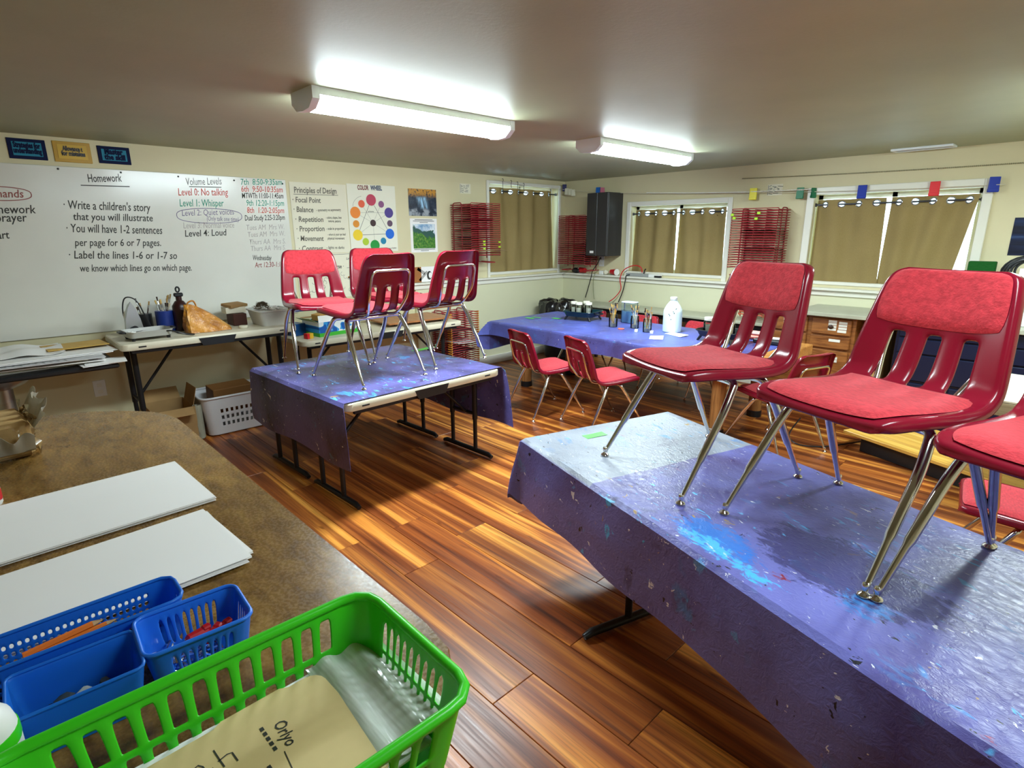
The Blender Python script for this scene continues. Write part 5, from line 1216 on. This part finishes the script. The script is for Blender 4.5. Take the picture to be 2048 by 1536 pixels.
# continuous worktop, wooden drawer unit, navy unit
WT = .862
o = M().box((4.32, -.345, WT-.016), (2.36, .60, .032), bev=.004).build('worktop', GRAYTOP); tag(o, 'grey laminate worktop over the wooden and navy drawer units', 'worktop')
LABP = mat('drawer_label_paper', (.82, .80, .72), .7)
def drawer_front(parent, x, z, w, h, y, m_, labels, knob=None):
    d = M().box((x, y-.009, z), (w, .018, h), bev=.005).build('drawer', m_, parent)
    for lx, lz, lw, lh in labels:
        lb = M().box((x+lx, y-.0187, z+lz), (lw, .0012, lh)).build('label_card', LABP, d)
    if knob == 'bar': M().tube(bend([(x-.03, y-.018, z), (x-.03, y-.038, z), (x+.03, y-.038, z), (x+.03, y-.018, z)], .01), .005, 6).build('handle', CHROME, d)
    if knob == 'knob': M().ball((x, y-.030, z), .014).build('knob', STEEL, d)
    if knob == 'wood': M().ball((x, y-.022, z), (.022, .010, .018)).build('knob', DARKB, d)
    return d
t = thing('drawer_unit', 'stained oak drawer unit with many white labels under the worktop', 'cabinet', (0, 0, 0))
M().box((3.29, -.32, .42), (.66, .50, .80), bev=.004).build('carcass', CABW, t); M().box((3.29, -.30, .03), (.60, .42, .05)).build('toe_kick', BLACK, t)
ly = -.57
drawer_front(t, 3.12, .745, .27, .13, ly, CABW, [(-.02, .03, .075, .022), (-.02, 0, .075, .022)], 'wood')
drawer_front(t, 3.44, .745, .30, .13, ly, CABW, [(.01, .046, .062, .018), (.01, .024, .062, .018), (.01, .002, .062, .018), (.01, -.02, .062, .018), (.088, .040, .062, .018), (.088, .017, .062, .018), (.088, -.006, .062, .018), (.085, -.03, .066, .020)], 'wood')
drawer_front(t, 3.44, .615, .30, .10, ly, CABW, [(.04, .02, .085, .022)], None)
drawer_front(t, 3.12, .615, .27, .10, ly, CABW, [], 'wood')
drawer_front(t, 3.44, .33, .30, .44, ly, CABW, [(.03, .185, .07, .020), (.045, .160, .07, .020), (.045, .136, .07, .020)], None)
drawer_front(t, 3.12, .33, .27, .44, ly, CABW, [], 'wood')
o = M().box((3.80, -.40, .41), (.05, .36, .80), bev=.004).build('plywood_panel', PINE); tag(o, 'tan plywood panel standing between the oak and navy drawer units', 'panel')
NAVYC = mat('navy_paint', (.006, .010, .035), .35)
t = thing('navy_drawer_unit', 'navy painted drawer unit under the right end of the worktop', 'cabinet', (0, 0, 0))
M().box((4.66, -.32, .43), (1.52, .50, .79), bev=.004).build('carcass', NAVYC, t); M().box((4.66, -.30, .025), (1.45, .42, .033)).build('toe_kick', BLACK, t)
for cx_, cw_ in ((4.09, .34), (4.53, .50), (5.08, .56)):
    for i, (z_, h_) in enumerate(((.775, .09), (.665, .11), (.50, .20), (.23, .30))):
        drawer_front(t, cx_, z_, cw_, h_, ly, NAVYC, [(.0, .022, .085, .026)] if i == 1 and cx_ > 4.2 else [], 'knob' if i == 0 else None)
t = thing('storage_tote', 'clear grey plastic tote with white panel on the worktop by the navy unit', 'tub', (4.70, -.32, WT+.001)); TOTE = mat('cloudy_plastic', (.50, .52, .46), .3, var=.25, vscale=14)
ringwall(M(), .56, .36, 0, .20, .52, .32).build('body', TOTE, t, solid=.003); M().prism(rrect(.58, .38, .035, 4), .198, .214, .004).build('lid', mat('pale_tote_lid', (.78, .80, .76), .35), t)
M().add([(-.24, -.164, .006), (.04, -.164, .006), (.04, -.176, .10), (-.24, -.176, .10)], [(0, 1, 2, 3)]).build('panel_card', PAPER, t, solid=.002)
t = thing('cable_coil', 'tangled black cable coil lying on the clear tote', 'cable', (4.56, -.34, WT+.258)); r = random.Random(3)
m = M()
for q in range(5):
    m.tube([((.085+.02*q-.01)*math.cos(a*PI/12), .03*math.sin(a*PI/12+q)+.012*q-.03, .10+(.07+.014*q)*math.sin(a*PI/12)-.006*q+.012) for a in range(24)], .0085, 6, closed=True)
m.tube(smooth([(.10, -.03, .11), (.17, -.05, .10), (.24, -.03, .14), (.30, 0, .13)], 5), .007, 6); m.build('cable', BLACK, t)
M().box((-.02, -.045, .10), (.055, .004, .06), bev=.001).build('tag_card', PAPER, t)
for i, (x, c_, lab) in enumerate(((4.49, (.30, .42, .50), 'grey blue little jar on the tote beside the cable'), (4.66, (.16, .09, .02), 'brown little jar on the tote beside the cable'), (4.74, (.75, .28, .03), 'orange little jar on the tote right of the cable'))):
    o = M().lathe([(.018, 0), (.02, .003), (.02, .03), (.016, .034), (0, .034)], 14).build('small_jar', mat('cap_%d' % i, c_, .4)); o.location = (x, -.46, WT+.216); tag(o, lab, 'jar')
GRN = mat('dark_green_felt', (.004, .085, .008), .95, bump=.8, bscale=60)
t = thing('green_box', 'dark green felt covered box standing on the worktop before the big window', 'box', (4.275, -.14, WT+.001)); M().box((0, 0, .21), (.165, .06, .42), bev=.006).build('body', GRN, t)
# grey wall cabinet
GCAB = mat('dark_grey_cabinet', (.032, .030, .030), .4, bump=.03, bscale=30)
t = thing('wall_cabinet', 'dark grey two door cabinet hung on the window wall by the corner', 'cabinet', (.75, 0, 0))
M().box((0, -.14, 1.592), (.30, .27, .705), bev=.004).build('carcass', GCAB, t)
for sx in (-1, 1):
    d = M().box((sx*.075, -.285, 1.592), (.147, .018, .70), bev=.004).build('door', GCAB, t)
M().box((-.06, -.2948, 1.285), (.055, .0012, .026)).build('label_card', PAPER, t)
# drying racks
def drying_rack(label, x, y, rz, w, d, z0, z1, n, m_, sheets=(), group=None, feet=False, tips=None, R=.0046):
    """wire rack hung on a wall: posts, a wire shelf per level, dried sheets in it; local -y is the front"""
    t = thing('drying_rack', label, 'drying rack', (x, y, 0), rz, group)
    for xx in (-w/2+.03, w/2-.03):
        p = bend([(xx, -.012, z0-.03), (xx, -.012, z1+.02), (xx, -d*.45, z1+.02), (xx, -d*.45, z0-.03)], .03); M().tube(p, R*1.3, 6).build('post_loop', m_, t)
        M().tube(bend([(xx-.045, -.012, z0-.07), (xx-.045, -d*.75, z0-.075), (xx+.045, -d*.75, z0-.075), (xx+.045, -.012, z0-.07)], .03), R*1.2, 6).tube([(xx, -.012, z0-.03), (xx, -.012, z0-.075)], R*1.2, 6).build('foot_loop', m_, t)
    sm = M().tube(bend([(-w/2, -.01, 0), (-w/2, -d, 0), (-w/2, -d-.004, .012), (w/2, -d-.004, .012), (w/2, -d, 0), (w/2, -.01, 0)], .015, 3), R*.85, 5)
    for i in range(3): xx = -w/2+w*(i+1)/4; sm.tube([(xx, -.01, 0), (xx, -d, .004)], R*.7, 4)
    sm.tube([(-w/2, -.012, 0), (w/2, -.012, 0)], R*.8, 4); sm.tube([(-w/2, -d*.5, 0), (w/2, -d*.5, 0)], R*.7, 4)
    me = sm.mesh('wire_shelf', m_)
    if tips:
        tm = M()
        for xx in (-w/2, w/2): tm.tube([(xx, -d+.06, 0), (xx, -d, 0), (xx, -d-.004, .012)], R*1.5, 5)
        tme = tm.mesh('wire_tip', tips)
    for i in range(n):
        z_ = z0+(z1-z0)*i/(n-1); o = bpy.data.objects.new('wire_shelf', me); COL.objects.link(o); o.parent = t; o.location = (0, 0, z_)
        if tips: o2 = bpy.data.objects.new('wire_tip', tme); COL.objects.link(o2); o2.parent = o
    cw, sw = math.cos(rz), math.sin(rz)
    for k, sh in enumerate(sheets):
        lev, ml, lb = sh[:3]; ww, out, ox = (list(sh[3:])+[w*.86, 0, 0])[:3] if len(sh) > 3 else (w*.86, 0, 0)
        z_ = z0+(z1-z0)*lev/(n-1)
        o = M().grid(lambda u, v: (u, v, .006+.006*math.sin(u*14+v*9+k)), [-ww/2+ww*i/6 for i in range(7)], [-d*.95-out+(d*.85)*i/4 for i in range(5)]).build('painting', ml, solid=.0015)
        lx, ly_ = ox, 0; o.location = (x+lx*cw-ly_*sw, y+lx*sw+ly_*cw, z_+.003); o.rotation_euler = (0, 0, rz); tag(o, lb, 'painting')
    return t
DKP = mat('dark_painted_paper', (.10, .025, .03), .7, var=.5, vscale=14); DKP2 = mat('dark_violet_painted_paper', (.05, .02, .035), .7, var=.5, vscale=14); TAN = mat('tan_painted_paper', (.42, .28, .14), .7)
LIME = mat('lime_sticker', (.42, .70, .03), .5)
drying_rack('maroon wire drying rack on the whiteboard wall beside the window', 0.001, -1.63, PI/2, .40, .34, 1.27, 1.79, 24, REDW,
            [(21, DKP, 'dark painting near the top of the rack by the whiteboard wall window'), (16, DKP2, 'dark painting in the upper half of the rack by the whiteboard wall window'), (12, DKP, 'dark painting in the middle of the rack by the whiteboard wall window'), (8, DKP2, 'violet painting in the lower half of the rack by the whiteboard wall window'), (5, DKP, 'dark painting low in the rack by the whiteboard wall window'), (2, TAN, 'tan sheet sticking out at the bottom right of the whiteboard wall rack', .36, .10, .06)], 'maroon wire drying racks')
drying_rack('maroon wire drying rack in the corner, half hidden by the grey cabinet', .36, 0, 0, .42, .27, 1.13, 1.69, 24, REDW,
            [(10, TAN, 'pale painting across the middle of the corner rack'), (8, DKP, 'dark painting under the pale one in the corner rack'), (4, DKP2, 'dark painting low in the corner rack'), (1, DKP, 'dark painting at the bottom of the corner rack')], 'maroon wire drying racks')
drying_rack('maroon wire drying rack between the two back windows', 2.575, 0, 0, .43, .28, 1.17, 1.70, 24, REDW,
            [(15, DKP2, 'dark painting in the upper half of the rack between the windows'), (14, DKP, 'maroon painting just below it in the rack between the windows'), (8, DKP2, 'long dark painting in the middle of the rack between the windows'), (2, DKP, 'dark painting low in the rack between the windows')], 'maroon wire drying racks')
drying_rack('orange tipped wire drying rack standing on the floor by the whiteboard wall', .06, -1.99, PI/2, .36, .34, .10, .70, 26, REDW,
            [(17, DKP, 'dark painting in the upper half of the floor rack'), (12, PAPER, 'white sheet sticking out of the floor rack', .24, .05, .0), (8, DKP2, 'dark painting in the lower half of the floor rack')], None, tips=mat('orange_wire_tip', (.75, .33, .05), .5))
drying_rack('small orange wire rack on the low table below the middle window', 2.62, -.10, 0, .30, .24, .73, .90, 7, ORW, [(5, mat('orange_sheet', (.72, .16, .04), .6), 'orange sheet on the small orange wire rack')])
for i, (x, z_) in enumerate(((2.37, 1.66), (2.39, 1.63), (2.62, 1.67), (2.60, 1.62))):
    o = M().box((0, 0, 0), (.03, .012, .022), bev=.003).build('clip', LIME); o.location = (x, -.30, z_); tag(o, 'lime green clip on the rack between the windows, %s' % ('at its upper left corner', 'below the corner one', 'top middle', 'just left below the middle one')[i], 'clip')
for i in range(5):
    o = M().box((0, 0, 0), (.012, .032, .016), bev=.003).build('clip', LIME); o.location = (.352, -1.665 if i < 3 else -1.45, (1.42, 1.385, 1.345, 1.41, 1.36)[i]); tag(o, ('lime clip in the middle of the whiteboard wall rack, topmost of three', 'lime clip in the middle of the whiteboard wall rack, second of three', 'lime clip in the middle of the whiteboard wall rack, lowest of three', 'upper lime clip at the right edge of the whiteboard wall rack', 'lower lime clip at the right edge of the whiteboard wall rack')[i], 'clip')
# cups and clutter on the ledge
LZ = 1.0115
def cup(label, x, y, a):
    t = thing('paper_cup', label, 'cup', (x, y, LZ+.038), a); rx = Matrix.Rotation(PI/2, 4, 'Y')
    M().lathe([(.028, 0), (.036, .10), (.038, .101), (.037, .105), (.033, .10), (.026, .004), (0, .004)], 20).xf(rx).build('cup_wall', REDC, t); M().lathe([(.0385, .098), (.0385, .106), (.0325, .106), (.0325, .10)], 20).xf(rx).build('white_lip', WHITE, t); M().lathe([(.0328, .098), (.0265, .006), (0, .006)], 20).xf(rx).build('white_inside', WHITE, t)
cup('red cup lying on the ledge under the grey cabinet, right of the white cord box', .80, -.045, -.25); cup('red cup lying on the ledge under the corner rack, left of the cord', .40, -.045, PI-.2)
t = thing('cloth_bundle', 'black crumpled cloth on the ledge left of the red cups', 'cloth', (.26, -.045, LZ)); M().ball((0, 0, .032), (.07, .036, .032), 14, 9, .18).build('cloth', BLACK, t)
t = thing('cord_adapter', 'white cord adapter with cable ties on the ledge between the red cups', 'adapter', (.66, -.045, LZ)); M().box((0, 0, .022), (.06, .045, .044), bev=.006).build('body', WHITE, t); M().ball((.06, 0, .028), (.035, .025, .026), 10, 8, .12).build('wrapped_cord', PAPER2, t)
t = thing('power_strip', 'grey and white power strip lying on the ledge left of the middle window', 'power strip', (1.24, -.05, LZ)); M().box((-.06, 0, .018), (.30, .05, .036), bev=.005).build('body', mat('mid_grey_plastic', (.33, .34, .33), .4), t); M().box((.17, 0, .018), (.15, .052, .036), bev=.005).build('switch_end', WHITE, t); M().box((.22, -.02, .012), (.09, .02, .022), bev=.004).build('plug', BLACK, t); M().tube(smooth([(.02, 0, .036), (.03, 0, .07), (.045, 0, .09)], 4), .007, 6).build('cord_stub', BLACK, t)
def cord(label, pts, rad, m_, name='cable'): tag(M().tube(smooth(pts, 6), rad, 6).build(name, m_), label, 'cord')
cord('black cord hanging from the outlet under the grey cabinet', [(.615, -.012, 1.19), (.635, -.05, 1.21), (.61, -.07, 1.14), (.56, -.10, 1.05), (.55, -.11, .98), (.50, -.10, .84), (.46, -.10, .72)], .006, BLACK)
cord('thin grey green cord beside the black one under the outlet', [(.60, -.10, 1.02), (.585, -.11, .95), (.58, -.10, .82), (.60, -.10, .71)], .004, mat('grey_green_cord', (.22, .24, .12), .5))
cord('red cord looping over the ledge beside the middle window', [(1.24, -.05, 1.06), (1.22, -.06, 1.12), (1.13, -.07, 1.135), (1.02, -.10, 1.08), (.98, -.11, .98), (.99, -.10, .86), (.92, -.11, .76), (.84, -.12, .70)], .006, REDC)
cord('second black cord running down from the power strip', [(1.10, -.06, 1.03), (1.06, -.10, 1.02), (1.05, -.105, .96), (1.02, -.10, .84), (.97, -.11, .705)], .006, BLACK)
cord('bundle of red cord hanging under the far table', [(1.35, -1.5, .60), (1.38, -1.54, .50), (1.46, -1.55, .48), (1.47, -1.52, .56), (1.40, -1.50, .57), (1.37, -1.52, .49), (1.45, -1.54, .46), (1.50, -1.52, .54)], .008, REDC)
cord('thin black cord on the floor left of the wooden platform', [(3.55, -1.35, .16), (3.52, -1.45, .05), (3.60, -1.50, .008), (3.75, -1.42, .008), (3.90, -1.18, .02), (4.0, -.9, .01)], .005, BLACK)
# strings with pins
cord('thin string stretched along the tops of the windows', [(.06, -1.25, 2.075), (.07, -.7, 2.03), (.08, -.12, 2.02), (.22, -.07, 2.0), (1.0, -.06, 1.935), (2.4, -.055, 1.868), (3.4, -.05, 1.836), (4.30, -.05, 1.83)], .0025, mat('beige_string', (.62, .58, .45), .7), 'string')
m = M()
for i in range(150):
    f = i/149; x = 1.25+f*1.7; m.ball((x, -.06, 1.925-.055*f-.012*math.sin(f*3)), .0065, 6, 4)
tag(m.build('bead_string', TRIM), 'string of small white beads above the middle window', 'beads', kind='stuff')
m = M()
for i in range(230):
    f = i/229; x = 2.3+f*2.7; m.ball((x, -.012, 2.005-.03*f-.012*math.sin(f*PI)), .0055, 6, 4)
tag(m.build('bead_string', mat('olive_beads', (.30, .28, .17), .6)), 'string of small olive beads high on the window wall', 'beads', kind='stuff')
def pin(label, x, y, z, rz, m_, open_=.25, flip=False, sc=1.0):
    t = thing('clothespin', label, 'clothespin', (x, y, z), rz)
    for s in (-1, 1):
        q = Matrix.Translation((0, s*.004, 0)) @ Matrix.Rotation(s*open_*.5, 4, 'X'); m = M().box((0, 0, -.012), (.038*sc, .006, .062*sc), bev=.002).box((0, s*.004, -.030*sc), (.038*sc, .006, .02), bev=.002); m.xf(q); m.build('leg', m_, t)
    M().tube([(-.018*sc, 0, 0), (.018*sc, 0, 0)], .005, 8).build('spring', STEEL, t)
    if flip: t.rotation_euler = (PI, 0, rz)
PINY = mat('yellow_pin', (.85, .75, .02), .4); PING = mat('green_pin', (.005, .17, .07), .4); PINB = mat('blue_pin', (.01, .035, .36), .4); PINR = mat('red_pin', (.75, .012, .02), .4); PINW = mat('ivory_pin', (.70, .66, .50), .5)
SC = 1.75
pin('yellow clothespin on the string above the rack between the windows', 2.44, -.056, 1.866, .1, PINY, .1, sc=SC); pin('green clothespin on the string left of the big window, left of two', 2.87, -.053, 1.852, .1, PING, .1, sc=SC*.9); pin('green clothespin at the casing of the big window, right of two', 2.985, -.052, 1.849, 1.2, PING, .1, sc=SC*.8)
pin('blue clothespin on the string over the left curtain of the big window', 3.37, -.05, 1.838, .1, PINB, .1, sc=SC); pin('red clothespin on the string over the right curtain of the big window', 3.875, -.05, 1.835, -.1, PINR, .1, sc=SC); pin('blue clothespin at the right end of the string', 4.235, -.05, 1.845, .5, PINB, .1, sc=SC)
pin('bright blue clothespin on the string above the grey cabinet', .58, -.065, 1.985, .2, mat('sky_blue_pin', (.01, .14, .55), .4), .15, sc=SC*.9); pin('pink clothespin on the string above the grey cabinet', .64, -.065, 1.985, 1.1, mat('pink_pin', (.55, .15, .22), .4), .3, sc=SC*.8)
pin('navy clothespin pointing up on the string in the corner', .08, -.10, 2.03, .8, mat('navy_pin', (.008, .012, .09), .4), .4, True, sc=1.3)
for i, (x, y, z) in enumerate(((.11, -.09, 2.008), (.155, -.082, 2.0), (.20, -.075, 1.99))): pin('ivory clothespin on the corner string, %s of three' % ('first', 'second', 'third')[i], x, y, z, 1.0, PINW, .3, sc=1.25)
for i, yy in enumerate((-1.13, -1.0, -.90, -.80)):
    z_ = 2.06-.03*i/3; t = thing('wire_hook', 'thin dark wire hook on the string over the whiteboard wall window, %s from the left' % ('first', 'second', 'third', 'fourth')[i], 'hook', (.068, yy, z_)); M().tube(smooth([(0, -.012, .025), (0, 0, .03), (0, .008, .015), (0, 0, -.01), (0, .004, -.05 if i else -.13)], 4), .003, 5).build('wire', BLACKM, t)

# ================================================================== RIGHT SIDE
BR = math.radians(-21); t = thing('platform', 'low yellow bamboo topped platform with black base on the floor at right', 'platform', (3.84+.60*math.cos(BR)-.30*math.sin(BR), -1.34+.60*math.sin(BR)+.30*math.cos(BR), .0005), BR)
for i in range(5): M().box((0, -.24+.12*i, .1275), (1.20, .1185, .022), bev=.002).build('board', BENCHW, t)
M().box((.03, .02, .058), (1.08, .50, .115), bev=.003).build('base', BLACK, t)
t = thing('table', 'pale cream topped table with wooden edge at the right side', 'table', (5.05, -1.56, 0), math.radians(-3))
M().box((0, 0, .655), (.86, .76, .012), bev=.002).build('tabletop', mat('cream_laminate', (.78, .78, .60), .35), t); M().box((0, 0, .612), (.862, .762, .072), bev=.003).build('edge_band', wood_mat('olive_wood_edge', (.25, .21, .11), (.45, .40, .24), (3, 3, 60)), t)
for sx in (.18, .38):
    for sy in (-1, 1): M().box((sx, sy*.31, .288), (.05, .05, .575), bev=.004).build('leg', BLACKM, t)
M().box((.06, 0, .54), (.70, .60, .07)).build('under_frame', BLACKM, t)

# small joined marks and lettering stay one part each
for o in bpy.data.objects:
    if o.type == 'MESH' and o.parent and o.name.split('.')[0] in ('writing', 'pen_line', 'printed_line', 'screw', 'doodle', 'paint_speck', 'ink_mark', 'lettering', 'handwriting', 'slot_mark', 'red_mark', 'grey_shape', 'film_twist'):
        o['kind'] = 'stuff'
